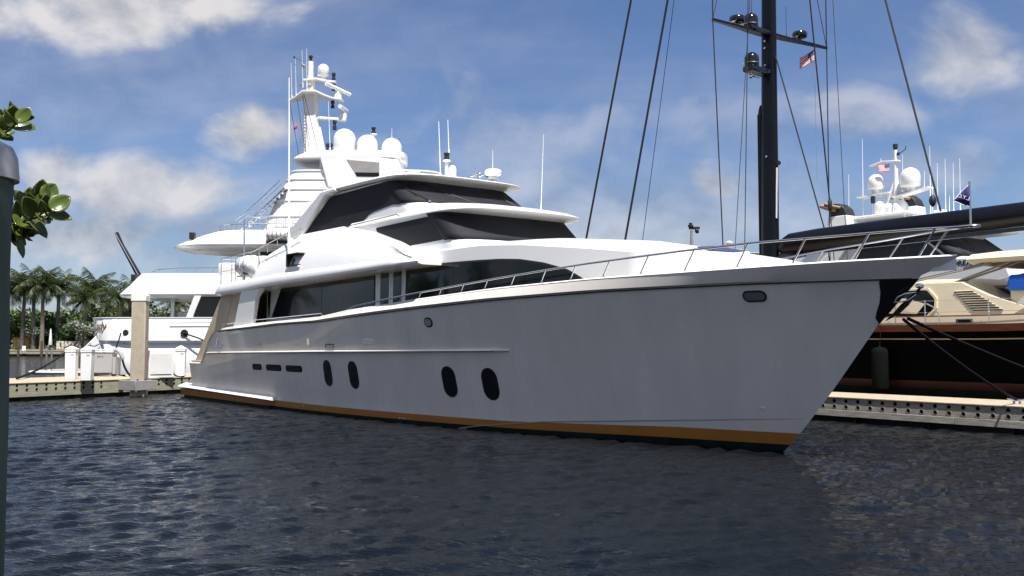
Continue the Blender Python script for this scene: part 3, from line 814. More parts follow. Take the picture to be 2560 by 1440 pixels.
for k, x in enumerate((17.95, 18.2)):
    b = MB(); b.tube([(x - .2, .75 + .2 * k, 7.95), (x - .2, .75 + .2 * k, 8.22)], .02, 6); b.lathe([(.03, -.35), (.03, -.1), (.05, -.05), (.11, .08), (.115, .09), (.10, .08), (.02, .0)], (x, .75 + .2 * k, 8.22), 14, ax='x'); b.build('air_horn', 'chrome', Y, smooth=60)
b = MB(); b.lathe([(.18, 7.78), (.16, 7.86), (.12, 7.88), (.26, 7.93), (.29, 7.98), (.29, 8.07), (.24, 8.12), (.02, 8.13)], (18.55, 1.0, .22), 18); b.build('radar_scanner', 'white', Y, smooth=60)
b = MB(); b.box(15.1, 15.55, -.35, .0, 8.35, 8.62); fl = b.build('floodlight', 'white', Y, bevel=.05)
b = MB(); b.box(15.55, 15.57, -.28, -.07, 8.4, 8.57); b.build('floodlight_lens', 'lamp', fl)
b = MB(); b.tube([(15.3, -.15, 8.1), (15.3, -.15, 8.37)], .05, 8); b.build('floodlight_stem', 'white', fl)
b = MB(); b.tube([(14.05, -.1, 8.1), (14.15, -.1, 8.65), (14.4, -.1, 8.72), (15.1, -.1, 8.28)], .09, 8); b.build('boat_crane', 'white', Y, smooth=60)

# ---- foredeck hatch and jackstaff
def deckz(x, t): 
    T = house_t(x); c = itp(x, CREASE); m = itp(x, CENTRE); k = min(1, t / T); return m - (m - c) * k ** 1.9
b = MB(); hp = [(29.05, -.78), (29.25, -.25), (30.3, -.25), (30.25, -.70), (29.6, -.95)]
b.loft([[(x, y, deckz(x, -y) + .0) for x, y in hp], [(x, y, deckz(x, -y) + .07) for x, y in hp]])
hf = b.build('deck_hatch', 'white', Y, bevel=.01)
b = MB(); cx = sum(p[0] for p in hp) / 5; cy = sum(p[1] for p in hp) / 5
h2 = [(cx + (x - cx) * .88, cy + (y - cy) * .85) for x, y in hp]
b.loft([[(x, y, deckz(x, -y) + .06) for x, y in h2], [(x, y, deckz(x, -y) + .085) for x, y in h2]]); b.build('hatch_glass', 'hatch', hf)
b = MB(); b.tube([(35.4, 0, 4.70), (35.4, 0, 5.56)], .020, 8); st = b.build('jackstaff', 'steel', Y)
b = MB(); b.lathe([(.03, 0), (.032, .02), (.01, .04)], (35.4, 0, 5.56), 8); b.build('truck', 'chrome', st)
b = MB()
for i, (x, s) in enumerate(((32.3, -.35), (33.0, -.2))):
    b = MB(); b.lathe([(.05, 0), (.05, .12), (.08, .13), (.08, .17)], (x, s, sheer_z(x) - .15), 10); b.lathe([(.05, 0), (.05, .12)], (x + .2, s, sheer_z(x) - .15), 8); b.build('bollard', 'chrome', Y)

# ---- the burgee on the jackstaff (reverse side faces the fairway)
def yw(x, y, z): return YO + Matrix.Rotation(YANG, 3, 'Z') @ Vector((x, y, z))
FX = Vector((math.cos(YANG), math.sin(YANG), 0))
bp = yw(35.4, 0, 5.12)
bur = thing('burgee', 'dark blue triangular club pennant on the silver bow jackstaff', 'flag', bp, 0)
b = MB(); nx = 9
g = [[], []]
for i in range(nx):
    u = i / (nx - 1); x = -.02 - .31 * u; y = .045 * math.sin(u * 5.0) * u
    zc = .20 - .10 * u; h = .20 * (1 - u) + .012
    g[0].append((x, y, zc + h)); g[1].append((x, y, zc - h))
for i in range(nx): g[1][i] = (g[1][i][0], g[1][i][1] + .01 * math.sin(i), g[1][i][2])
b.patch(g); fl = b.build('cloth', 'navy', bur, smooth=60, solid=.004)
b = MB(); b.patch([[(x, y, z + .008) for x, y, z in g[0]], [(x, y, z - .008) for x, y, z in g[0]]]); b.patch([[(x, y, z + .008) for x, y, z in g[1]], [(x, y, z - .008) for x, y, z in g[1]]])
b.build('white_border', 'flagwhite', bur, solid=.006)
t_ = text('L.Y.C', .105, 'flagwhite', bur, flip=True, loc=(-.135, -.03, .165), rot=(R(90), R(18), 0), extrude=.002)
# ------------------------------------------------------------------ docks
def socket_mesh():
    b = MB()
    b.lathe([(.070, -.006), (.070, .002), (.062, .002), (.061, -.003), (.060, -.0045)], (0, 0, 0), 14, ax='y', mi=0, caps=False)
    b.lathe([(.0605, -.0045), (.0605, -.003), (.02, -.0028), (.018, -.001), (.010, -.0005)], (0, 0, 0), 10, ax='y', mi=1)
    o = b.build('bolt_socket', ['wood', 'hole'], None, smooth=40)
    # local y points into the timber, so the open mouth looks along -y
    for v in o.data.vertices: v.co.y = -v.co.y
    o.data.flip_normals()
    return o
SOCK = socket_mesh()
SOCK_used = [False]
def put_socket(parent, x, y, z):
    if not SOCK_used[0]: SOCK_used[0] = True; o = SOCK; o.parent = parent
    else: o = linkcopy(SOCK, parent)
    o.location = (x, y, z); return o
def dock(name, label, loc, rz, x0, x1, width, timber, sock, skip=()):
    """face on local y=0 looking along -y; deck on top; pontoon below"""
    D = thing(name, label, 'dock', loc, rz)
    L = 6.1; n = int((x1 - x0) / L) + 1
    for i in range(n):
        a = x0 + i * L; e = min(x1, a + L)
        b = MB(); b.box(a + .006, e - .006, 0, .14, .375, .735); b.build('face_beam', timber, D, bevel=.008)
        b = MB(); b.box(a + .25, min(x1, e + .24), -.012, .12, .17, .368); b.build('lower_plank', timber, D, bevel=.008)
        k = 0
        while a + k * .72 < e:
            b = MB(); b.box(a + k * .72 + .004, min(e, a + (k + 1) * .72) - .004, -.03, width + .03, .738, .775); b.build('deck_panel', 'decking', D, bevel=.006); k += 1
    b = MB(); b.box(x0, x1, width - .14, width, .17, .735); b.build('back_beam', timber, D)
    b = MB(); b.box(x0 + .1, x1 - .1, .32, width - .3, -1.2, .5); b.build('pontoon', 'float_', D)
    k = 0
    for i in range(int((x1 - x0) / 2.4)):
        b = MB(); b.box(x0 + i * 2.4 + .3, x0 + i * 2.4 + 2.2, .18, .34, -.8, .30); b.build('float_unit', 'float_', D, bevel=.03)
    for x in sock:
        if any(a < x < c for a, c in skip): continue
        for z in (.655, .475): put_socket(D, x, -.006, z)
    return D
RV = Vector((math.sin(YANG), -math.cos(YANG), 0))
FV = Vector((math.cos(YANG), math.sin(YANG), 0))
rd = dock('floating_dock', 'pale timber finger dock with round bolt recesses beside the black sailing yacht', YO - RV * 8.25, YANG, 6, 48, 2.5, 'wood', [23.9 + .412 * i for i in range(22)])
LD_A = Vector((-20.88, 40.21, 0)); LD_ANG = math.atan2(.828, .561)
ld = dock('floating_dock', 'greenish timber walkway dock behind the silver stern with white power pedestals', LD_A, LD_ANG, -7, 17, 5.2, 'woodgreen', [-.2 + .43 * i for i in range(26)], skip=((4.4, 6.3),))
def ldw(x, y, z): return LD_A + Matrix.Rotation(LD_ANG, 3, 'Z') @ Vector((x, y, z))

# concrete pile with white cap, held by a bracket on the dock face
pc = thing('mooring_pile', 'tall square tan concrete pile with white pyramid cap on the left dock', 'pile', (-17.15, 44.3, 0), R(6))
b = MB(); b.box(-.32, .32, -.32, .32, -2.5, 4.42); b.build('pile_shaft', 'concrete', pc, bevel=.05)
b = MB(); b.box(-.345, .345, -.345, .345, 4.36, 4.62); b.frustum((0, 0), 4.62, 4.80, .345, .345, .14, .14); b.build('pile_cap', 'white2', pc, bevel=.02)
b = MB(); b.box(4.95, 6.05, -1.30, -1.18, .28, .74); b.box(4.95, 5.07, -1.19, -.02, .28, .74); b.box(5.93, 6.05, -1.19, -.02, .28, .74)
b.build('pile_guide', 'greyd', ld, bevel=.02, label='grey metal guide frame holding the concrete pile')
for x in (5.1, 5.5, 5.9): 
    b = MB(); b.lathe([(.05, 0), (.05, .05), (.02, .06)], (x, -1.24, .74), 8); b.build('guide_roller', 'rubber', ld)

def pedestal(loc, rz, label, socket_side):
    p = thing('power_pedestal', label, 'pedestal', loc, rz, 'white dock power pedestals')
    b = MB(); b.box(-.23, .23, -.2, .2, 0, 1.24); b.build('body', 'white2', p, bevel=.02)
    b = MB(); b.box(-.25, .25, -.22, .22, 1.25, 1.38); b.frustum((0, 0), 1.38, 1.53, .27, .24, .03, .03); b.build('lamp_head', 'white2', p, bevel=.01)
    b = MB(); b.box(-.24, .24, -.21, .21, 1.238, 1.252); b.build('louvre_gap', 'grey', p)
    b = MB(); b.box(.02, .16, -.208, -.2, 1.1, 1.15); b.build('number_plate', 'grey', p)
    for z in (.95, .45, .7):
        b = MB(); b.lathe([(.04, -.06), (.06, 0)], (socket_side * .24, 0, z), 10, ax='x'); b.build('outlet', 'greyd', p)
    return p
pedestal((-20.35, 44.49, .775), R(4), 'white power pedestal farthest left, nearest the open water', -1)
pedestal((-18.85, 42.75, .775), R(4), 'white power pedestal between the grey cabinet and its leftmost twin', -1)
pedestal((-16.55, 48.1, .775), R(8), 'white power pedestal beside the beige stern canvas', 1)

cb = thing('transformer_cabinet', 'grey metal cabinet stencilled JMF 6 standing on the dock', 'cabinet', (-20.4, 48.2, .775), R(2))
b = MB(); b.box(-.62, .50, -.35, .35, .18, 1.18); b.build('body', 'grey', cb, bevel=.015)
b = MB(); b.box(-.66, .54, -.39, .39, 1.2, 1.26); b.build('lid', 'white2', cb, bevel=.01)
b = MB(); b.box(-.66, .54, -.38, .38, 1.29, 1.35); b.build('top_tray', 'white2', cb, bevel=.01)
b = MB(); b.box(.51, .66, -.33, .3, .12, .95); b.build('side_box', 'grey', cb, bevel=.01)
for x in (-.5, .4): 
    b = MB(); b.box(x - .06, x + .06, -.3, .3, 0, .18); b.build('foot', 'greyd', cb)
b = MB(); b.tube([(.5, -.1, 1.32), (.7, -.12, 1.3), (.85, -.14, 1.12), (.98, -.16, .86)], [.09, .11, .11, .08], 10); b.build('cable_gland', 'grey', cb, smooth=60)
text('JMF 6', .13, 'solar', cb, loc=(-.08, -.352, .98), rot=(R(90), 0, 0))

lb = thing('vent_cabinet', 'white louvred cabinet standing behind the concrete pile', 'cabinet', (-17.0, 46.35, .775), R(38))
b = MB(); b.box(-.62, .62, -.3, .3, 0, 1.32); b.build('body', 'white2', lb, bevel=.015)
for k in range(20):
    b = MB(); z = .2 + k * .05
    b.add([(-.5, -.302, z), (.5, -.302, z), (.5, -.335, z - .012), (-.5, -.335, z - .012), (-.5, -.302, z + .035), (.5, -.302, z + .035)], [(0, 1, 2, 3), (3, 2, 5, 4), (0, 3, 4), (1, 5, 2)]); b.build('louvre', 'white2', lb, smooth=0)

def cable(name, label, pts, r, m='rope', cat='cable', sag=0.0, n=14):
    P = [Vector(p) for p in pts]; out = []
    for a, c in zip(P, P[1:]):
        for k in range(n):
            u = k / n; q = a.lerp(c, u); q.z -= sag * 4 * u * (1 - u); out.append(q)
    out.append(P[-1]); b = MB(); b.tube(out, r, 7)
    return tag(b.build(name, m), label, cat)
cable('shore_power_cable', 'black power cable hanging from the plug on the white hull to the dock', [(-25.4, 62.4, 3.05), (-24.4, 59, 1.9), (-22.5, 53.5, .95), (-19.4, 48.2, .82), (-18.1, 45.9, .81)], .045, sag=.12)
cable('shore_power_cable', 'black cable drooping from the grey cabinet gland down to the dock boards', [(-19.45, 48.05, 1.6), (-19.1, 47.6, 1.15), (-18.5, 46.8, .84), (-17.9, 45.9, .81)], .055, sag=.05)
cable('hose', 'dark hose looping down beside the pedestal nearest the beige canvas', [(-16.75, 47.7, 1.95), (-16.95, 47.5, 1.75), (-16.85, 47.5, 1.3), (-16.7, 47.6, .9), (-16.4, 47.3, .8), (-16.0, 47.0, .82)], .035, sag=.02)
cable('shore_power_cable', 'black cable curving from the white swim platform to the leftmost pedestal', [(-20.6, 44.6, 1.5), (-22.0, 47.5, 1.35), (-23.4, 50.5, .35), (-24.2, 52.5, -.2)], .035, sag=-.15)
cable('mooring_line', 'dark stern rope running from the left dock up to the white yacht', [(-22.2, 43.2, .85), (-28.6, 63.2, 2.45)], .05, 'rope', 'rope', sag=.25)
gp = thing('gangplank', 'grey aluminium gangplank lying along the left end of the dock', 'gangplank', ldw(-1.0, 2.6, .78), LD_ANG + R(-50))
b = MB(); b.box(-3.2, 1.9, -.35, .35, .04, .10); b.build('tread', 'grey', gp, bevel=.01)
for y in (-.37, .37):
    b = MB(); b.box(-3.25, 1.95, y - .03, y + .03, 0, .2); b.build('side_rail', 'greyd', gp, bevel=.01)

# bow lines and cleat on the finger dock
cl = thing('dock_cleat', 'steel mooring cleat on the finger dock with black lines made fast', 'cleat', (14.0, 26.75, .775), YANG)
b = MB(); b.tube([(-.26, 0, .14), (-.12, 0, .11), (.12, 0, .11), (.26, 0, .14)], [.02, .035, .035, .02], 8); b.build('horn', 'chrome', cl, smooth=60)
for x in (-.08, .08):
    b = MB(); b.lathe([(.05, 0), (.035, .03), (.03, .1)], (x, 0, 0), 8); b.build('cleat_foot', 'chrome', cl)
bowp = yw(34.0, -.06, 2.95)
cable('mooring_line', 'black bow line, lower and nearer of the pair', [bowp, (13.95, 26.7, .9)], .035, 'rope', 'rope', sag=.10)
cable('mooring_line', 'black bow line, upper of the pair, running on to the right', [yw(34.05, .02, 2.97), (15.9, 24.9, .9)], .035, 'rope', 'rope', sag=.10)
# ------------------------------------------------------------------ white yacht berthed stern-left behind the dock (x forward = right)
W = thing('white_yacht', 'tall white motor yacht with radar mast and domes berthed behind the left dock', 'yacht', (-32, 67, 0), 0)
def wo(z, xa, t, ra, xc=34, xf=50): return outline(z, xa, xc, xf, t, ra=ra, na=14, ns=10, pw=.9)
b = MB(); b.loft([wo(-.6, 6.6, 3.7, .6), wo(.28, 6.2, 4.05, .6)]); b.build('bottom', 'antifoul', W)
b = MB(); b.loft([wo(.28, 6.1, 4.12, .6), wo(.9, 5.9, 4.2, .6), wo(1.5, 5.7, 4.15, .7), wo(2.0, 5.5, 4.05, .7), wo(2.32, 5.4, 3.98, .7), wo(2.42, 6.9, 4.05, 2.9, 35), wo(2.58, 6.8, 4.26, 3.1, 35, 51), wo(2.66, 6.8, 4.24, 3.15, 35, 51), wo(3.4, 6.8, 4.1, 3.3, 35, 51.6), wo(4.0, 6.8, 4.0, 3.4, 35, 52), wo(4.06, 6.8, 3.97, 3.4, 35, 52)])
b.build('hull', 'white', W, smooth=30)
b = MB(); b.loft([wo(4.05, 6.75, 4.03, 3.4, 35, 52), wo(4.11, 6.75, 4.03, 3.4, 35, 52)]); b.build('cap_rail', 'white2', W)
b = MB(); b.loft([wo(.30, 1.9, 3.5, 2.5, 7), wo(.48, 1.8, 3.6, 2.7, 7), wo(.54, 1.8, 3.55, 2.65, 7)]); b.build('swim_platform', 'white', W)
b = MB(); b.box(0.6, 5.2, -3.0, 3.0, .545, .556); b.build('platform_teak', 'teak', W)
for s in (-1, 1):
    b = MB(); b.prism([(5.0, 3.3), (4.75, 3.15), (3.75, 2.15), (3.55, 1.9), (3.5, .6), (6.5, .6), (6.5, 2.3)], s * 3.0, s * 3.5); b.build('stair_wing', 'white', W, bevel=.06)
b = MB()
for k in range(7): b.box(3.9 + k * .28, 6.2, -2.9, 2.9, .6 + k * .32, .6 + (k + 1) * .32)
b.build('stern_steps', 'white2', W)
for x, y in ((.75, -2.4), (.95, -2.1)):
    b = MB(); b.lathe([(.06, .6), (.06, 2.0), (.09, 2.02), (.09, 2.06), (.02, 2.12)], (x, y, 0), 8); b.build('platform_post', 'chrome', W)
def arc_text(body, size, th0, z, **kw):
    o = text(body, size, 'goldletter', W, **kw)
    for v in o.data.vertices:
        th = th0 - v.co.x / 3.6; t = 4.1 - (z - 3.4) * .15
        c, s_ = math.cos(th), math.sin(th)
        v.co = (6.8 - 3.32 * abs(s_) ** .8 - .03 * s_ - v.co.z, -t * abs(c) ** .8 - .035 * c, z + v.co.y)
    o.data.update(); return o
arc_text('Lady', .85, R(34), 3.5, shear=.25, bold=.012)
arc_text('ands', .36, R(40), 2.92, bold=.01)
b = MB(); b.lathe([(.16, 0), (.2, .05), (.12, .1)], (6.75, -4.24, 3.1), 12, ax='y'); b.build('shore_plug', 'rubber', W)
b = MB(); b.lathe([(.24, -.02), (.26, .05), (.1, .12)], (10.6, -4.28, 3.05), 12, ax='y'); b.build('shore_plug', 'rubber', W)
b = MB(); b.tube([(10.6, -4.3, 3.05), (11.6, -4.6, 2.75), (12.6, -4.6, 2.3)], .05, 6); b.build('plug_cable', 'rope', W)
b = MB(); b.tube([(9.6, -4.2, 3.72), (12.6, -4.2, 3.74)], .03, 6); b.build('hull_grab_rail', 'steel', W)
b = MB(); b.tube([(4.2, -3.55, 2.4), (4.1, -3.75, 2.25), (4.6, -3.8, 2.2), (4.8, -3.6, 2.35)], .04, 6); b.build('cleat', 'chrome', W)
# main deck
b = MB(); b.box(5, 36, -3.8, 3.8, 3.2, 3.26); b.build('main_deck', 'teak', W)
def wd(z, xa, t, ra=.5, xc=33, xf=38): return outline(z, xa, xc, xf, t, ra=ra, na=12, ns=8, pw=.8)
b = MB(); b.loft([wd(3.2, 12.6, 3.3), wd(5.6, 12.6, 3.3)]); b.build('saloon', 'white', W)
for s in (-1, 1):
    b = MB(); b.prism([(10.9, 4.05), (11.5, 5.55), (20, 5.55), (20, 4.05)], s * 3.86, s * 3.9); f = b.build('side_window', 'glass', W)
    b = MB(); b.prism([(10.55, 4.0), (11.15, 5.6), (11.6, 5.6), (11.0, 4.0)], s * 3.85, s * 3.98); b.build('slanted_pillar', 'white', W, bevel=.03)
    b = MB(); b.box(6.95, 7.15, s * 3.55 - .08, s * 3.55 + .08, 4.1, 5.5); b.build('deck_post', 'steel', W)
b = MB(); b.box(9.0, 10.4, -1.0, 1.0, 3.2, 4.5); b.build('aft_deck_table', 'white2', W, bevel=.05)
# upper deck with its bulwark
b = MB(); b.loft([wd(5.42, 6.9, 3.6, .9), wd(5.46, 6.6, 3.9, .9), wd(5.62, 6.55, 4.02, .9), wd(6.2, 7.2, 4.0, .9), wd(6.8, 7.75, 3.92, .9), wd(7.0, 7.95, 3.85, .9), wd(7.02, 8.2, 3.7, .9), wd(6.5, 8.3, 3.6, .9)]); b.build('upper_deck', 'white', W, smooth=35)
for s in (-1,):
    b = MB(); b.tube([(8.1, s * 3.8, 7.0), (8.6, s * 3.8, 7.25), (10, s * 3.8, 7.36), (15, s * 3.8, 7.4)], .025, 6); b.build('upper_deck_rail', 'steel', W)
    for x in (8.8, 10, 11.2, 12.4, 13.6):
        b = MB(); b.tube([(x - .25, s * 3.8, 7.0), (x, s * 3.8, 7.34)], .018, 6); b.build('stanchion', 'steel', W)
b = MB(); b.loft([wd(6.4, 15, 3.1), wd(9.0, 15.4, 3.0)]); b.build('upper_saloon', 'white', W)
b = MB(); b.box(15.2, 30, -3.14, 3.14, 7.25, 8.5); b.build('upper_saloon_glass', 'glass', W)
b = MB(); b.prism([(5.08, 9.85), (5.22, 9.93), (5.6, 9.1), (6.9, 6.95), (6.6, 6.9), (5.3, 9.3)], -2.25, -1.95); b.build('folded_passerelle', 'rubber', W)
b = MB(); b.tube([(5.15, -2.32, 9.8), (6.75, -2.32, 7.0)], .05, 6); b.build('passerelle_rail', 'steel', W)
for c in ((6.9, -3.2, 6.55), (10.75, -3.3, 9.35)):
    b = MB(); b.box(c[0] - .22, c[0] + .12, c[1] - .2, c[1] + .2, c[2] - .05, c[2] + .42); b.build('stern_lamp', 'rubber', W, bevel=.04)
# sun deck overhang
def wsd(z, xa, t, ra): return outline(z, xa, 28, 32, t, ra=ra, na=18, ns=8, pw=.8)
b = MB(); b.loft([wsd(8.78, 12.6, 3.7, 3.0), wsd(8.82, 12.2, 3.95, 3.3), wsd(8.92, 12.1, 4.02, 3.35), wsd(9.2, 12.5, 3.98, 3.0), wsd(9.6, 13.2, 3.88, 2.5), wsd(9.85, 13.8, 3.75, 2.2), wsd(9.92, 14.2, 3.5, 2.1), wsd(9.7, 14.5, 3.2, 2.0)]); b.build('sun_deck', 'white', W, smooth=40)
for x, y in ((10.6, -1.5), (11.6, -2.2), (13.2, -2.9)):
    b = MB(); b.lathe([(.15, 8.765), (.13, 8.775)], (x, y, 0), 10); b.build('downlight', 'greyd', W)
p = [Vector((12.0 + 3 * (1 - math.cos(a)) * .6 - .2, -3.6 * math.sin(a), 10.28)) for a in [R(10 + i * 12) for i in range(8)]] + [Vector((19, -3.6, 10.35))]
b = MB(); b.tube(p, .025, 6); b.build('sun_deck_rail', 'steel', W)
for q in p[:-1]:
    b = MB(); b.tube([q - Vector((0, 0, .48)), q], .02, 6); b.build('stanchion', 'steel', W)
for i, (x0, x1, y, z) in enumerate(((14.2, 18, -2.6, 10.9), (14.2, 18, -1.2, 11.0), (15.5, 19, -2.9, 10.6), (14.9, 18.5, .5, 11.2))):
    b = MB(); b.tube([(x0, y, 9.9), (x0, y, z), (x1, y, z + .05), (x1, y, 9.9)], .03, 6)
    b.tube([(x0, y, z - .45), (x1, y, z - .4)], .022, 6)
    for k in range(1, 6): b.tube([(x0 + (x1 - x0) * k / 6, y, 9.9), (x0 + (x1 - x0) * k / 6, y, z)], .02, 6)
    b.build('sun_deck_guard', 'steel', W)
b = MB()
for y in (-2.5, -1.6): b.tube([(13.6, y, 10.0), (16.6, y, 12.9)], .045, 6); b.tube([(13.3, y, 10.7), (14.0, y, 11.2), (16.3, y, 13.4)], .03, 6)
for k in range(11): b.box(13.7 + k * .27, 13.95 + k * .27, -2.5, -1.6, 10.1 + k * .265, 10.14 + k * .265)
b.build('sun_deck_stair', 'steel', W)
b = MB(); b.lathe([(.02, -.75), (.33, -.72), (.4, -.6), (.4, .6), (.33, .72), (.02, .75)], (16.6, -4.15, 9.55), 14, ax='x'); wr = b.build('life_raft_canister', 'white', W, smooth=40)
for k in range(5):
    b = MB(); b.tube([(16.05 + k * .28, -4.15 + .44 * math.cos(a), 9.55 + .44 * math.sin(a)) for a in [R(120 + i * 30) for i in range(9)]], .03, 6); b.build('strap', 'greyd', wr)
b = MB(); b.box(15.9, 17.3, -4.3, -3.7, 8.95, 9.1); b.build('raft_cradle', 'rubber', wr)
b = MB(); b.box(12.6, 15.2, -3.9, -3.4, 6.6, 7.7); b.build('deck_locker', 'white2', W, bevel=.15)
b = MB(); b.lathe([(.02, -.3), (.36, -.25), (.42, 0), (.36, .25), (.02, .3)], (18.6, -2.9, 11.5), 14, ax='x'); b.build('search_light', 'white', W, smooth=60)
# stepped funnel cone, hood and its shaded-opening panel
def wc(z, xa, t, xf, ra=1.2): return outline(z, xa, xf - 3, xf, t, ra=ra, na=14, ns=6, pw=.8)
b = MB(); rg = []
steps = [(10.2, 16.0, 2.3), (11.1, 16.3, 2.2), (12.2, 16.8, 2.05), (13.0, 17.2, 1.95), (13.7, 17.55, 1.85), (14.3, 17.9, 1.75)]
for (z, xa, t), (z2, xa2, t2) in zip(steps, steps[1:]):
    rg += [wc(z, xa, t, 27), wc(z2 - .14, xa2 - .12, t2 + .03, 27), wc(z2 - .12, xa2 - .2, t2 + .10, 27.1), wc(z2 - .03, xa2 - .2, t2 + .10, 27.1), wc(z2, xa2, t2, 27)]
b.loft(rg); b.build('funnel_fairing', 'white', W, smooth=40)
b = MB(); b.loft([wc(14.3, 18.9, 1.6, 24.6, .3), wc(15.05, 18.9, 1.6, 24.3, .3)]); b.build('hood_recess', 'soffit', W)
for s in (-1, 1):
    b = MB(); b.prism([(18.75, 15.55), (24.2, 14.9), (25.0, 13.2), (20.0, 12.9), (19.45, 13.0), (18.9, 15.0)], s * 1.72, s * 2.1); b.build('hood_side', 'white', W, bevel=.06)
    b = MB(); b.prism([(20.7, 14.9), (22.95, 14.7), (22.95, 13.72), (21.42, 13.74)], s * 2.095, s * 2.112); hw = b.build('hood_opening_shade', 'greyd', W)  # flat grey stands for the shaded ceiling seen through the hood opening
    b = MB(); b.prism([(21.42, 13.74), (22.95, 13.72), (22.95, 14.0), (21.3, 14.02)], s * 2.108, s * 2.125); b.build('window_glass', 'glass', hw)
b = MB(); b.loft([outline(z, xa, 23.6, 24.6, t, ra=.9, na=10) for z, xa, t in ((15.0, 17.9, 1.9), (15.05, 17.6, 2.1), (15.25, 17.9, 2.12), (15.55, 18.6, 2.05), (15.6, 19, 1.8))]); b.build('hood_roof', 'white', W, smooth=40)
dome('satellite_dome', W, (20.25, -.3, 15.8), .78, 1.62, ped=.25)
dome('satellite_dome', W, (21.88, -.5, 15.45), .72, 1.5, ped=.5)
dome('satellite_dome', W, (23.6, -.6, 15.2), .70, 1.5, ped=.9)
whip(W, (23.6, -.6, 16.7), (23.6, -.6, 17.45), .02)
b = MB(); b.tube([(21.5, -1.6, 15.35), (22.6, -1.6, 15.3)], .11, 8); b.build('horn_bar', 'white', W, smooth=60)
b = MB(); b.tube([(22.15, .6, 15.6), (22.15, .6, 17.2)], .08, 8); b.lathe([(.05, 17.1), (.28, 17.2), (.28, 17.26)], (22.15, .6, 0), 10); lp = b.build('lamp_post', 'white', W)
b = MB(); b.lathe([(.17, 17.27), (.17, 17.4), (.12, 17.42), (.12, 17.62), (.17, 17.64), (.17, 17.72), (.02, 17.75)], (22.15, .6, 0), 10); b.build('lamp', 'rubber', lp)
# mast
b = MB()
def mr(z, x, a, c): return [(x - a, -c, z), (x + a * .6, -c, z), (x + a, 0, z), (x + a * .6, c, z), (x - a, c, z)]
b.loft([mr(15.4, 18.0, .55, .5), mr(16.2, 17.95, .50, .45), mr(19.5, 17.85, .46, .4), mr(19.9, 17.85, .42, .36)])
mt = b.build('mast', 'white', W, smooth=20)
b = MB(); b.prism([(18.3, 15.5), (18.95, 15.5), (18.5, 17.6), (18.35, 17.6)], -.12, .12); b.build('mast_gusset', 'white', mt, bevel=.03)
b = MB(); b.lathe([(.32, 19.8), (.30, 21.0), (.2, 21.05), (.2, 22.3), (.02, 22.32)], (17.75, 0, 0), 14); b.build('mast_pole', 'white', mt, smooth=40)
b = MB(); b.lathe([(.13, 22.3), (.13, 22.36), (.09, 22.38), (.09, 22.55), (.14, 22.57), (.14, 22.72), (.02, 22.74)], (17.75, 0, 0), 10); b.build('masthead_lamp', 'rubber', mt)
b = MB(); wing = [(16.25, 19.45), (16.8, 19.62), (17.4, 19.9), (18.3, 19.92), (18.9, 19.7), (19.4, 19.55), (20.05, 19.5)]
b.loft([[(x, -y, z - .02) , (x, -y, z + .09), (x, y, z + .09), (x, y, z - .02)] for (x, z), y in zip(wing, (.25, .6, 1.1, 1.1, .7, .55, .45))]); b.build('radar_platform', 'white', mt, smooth=40)
b = MB(); b.loft([[(x, -y, z - .08), (x, -y, z + .05), (x, y, z + .05), (x, y, z - .08)] for x, z, y in ((17.3, 20.95, .3), (18.2, 21.0, .5), (19.0, 20.85, .35), (19.55, 20.83, .25))]); b.build('dome_platform', 'white', mt, smooth=40)
dome('satellite_dome', W, (18.65, 0, 21.25), .40, .88, ped=.25)
b = MB(); b.loft([[(x, -.25, z - .1), (x, -.25, z + .1), (x, .25, z + .1), (x, .25, z - .1)] for x, z in ((18.2, 18.25), (20.3, 18.1))]); b.build('radar_arm', 'white', mt, bevel=.05)
for x, z, a in ((19.7, 19.6, -35), (20.1, 18.2, 75)):
    b = MB(); b.lathe([(.22, 0), (.26, .2), (.2, .38), (.1, .4), (.1, .62)], (x, 0, z), 12)
    d = Vector((math.cos(R(a)) * .3, math.sin(R(a)), .05)) if a > 0 else Vector((-.75, -.6, .25))
    c = Vector((x, 0, z + .72)); b.tube([c - d, c + d], .15, 8); b.build('radar_scanner', 'white', mt, smooth=50)
for x, z, h in ((19.4, 20.9, .55), (19.4, 20.2, .45), (19.35, 18.95, .5), (19.5, 17.4, .7)):
    b = MB(); b.lathe([(.14, z), (.14, z + h * .35), (.09, z + h * .4), (.09, z + h * .6), (.14, z + h * .65), (.14, z + h)], (x, -.1, 0), 10); b.build('signal_lamp', 'rubber', mt)
for a, c in (((16.45, 0, 19.6), (16.35, 0, 22.2)), ((16.75, 0, 19.7), (16.65, 0, 22.5)), ((17.35, -.6, 20.3), (17.25, -.6, 22.95)), ((17.6, -.5, 20.4), (17.55, -.5, 23.1)), ((19.3, -.5, 15.6), (19.1, -.5, 19.6))): whip(W, a, c, .022)
b = MB(); b.tube([(17.3, -.2, 22.3), (16.7, -.2, 22.5), (16.6, -.2, 22.55)], .02, 6); b.lathe([(.06, 22.5), (.06, 22.62)], (16.62, -.2, 0), 6); b.build('wind_vane', 'rubber', mt)
for a, c in (((16.35, -.3, 19.4), (17.3, -1.4, 15.3)), ((16.9, -.4, 19.5), (17.75, -1.3, 15.4)), ((17.35, -.7, 19.8), (18.0, -1.2, 15.4)), ((17.45, -.7, 19.8), (18.6, -1.2, 15.6))):
    b = MB(); b.tube([a, c], .018, 5); b.build('halyard', 'rubber', mt)
b = MB(); b.tube([(17.25, -.55, 15.6), (17.25, -.55, 18.6)], .025, 5); b.tube([(17.6, -.55, 15.6), (17.6, -.55, 18.6)], .025, 5)
for k in range(12): b.tube([(17.25, -.55, 15.8 + k * .24), (17.6, -.55, 15.8 + k * .24)], .018, 5)
b.build('mast_ladder', 'greyd', mt)
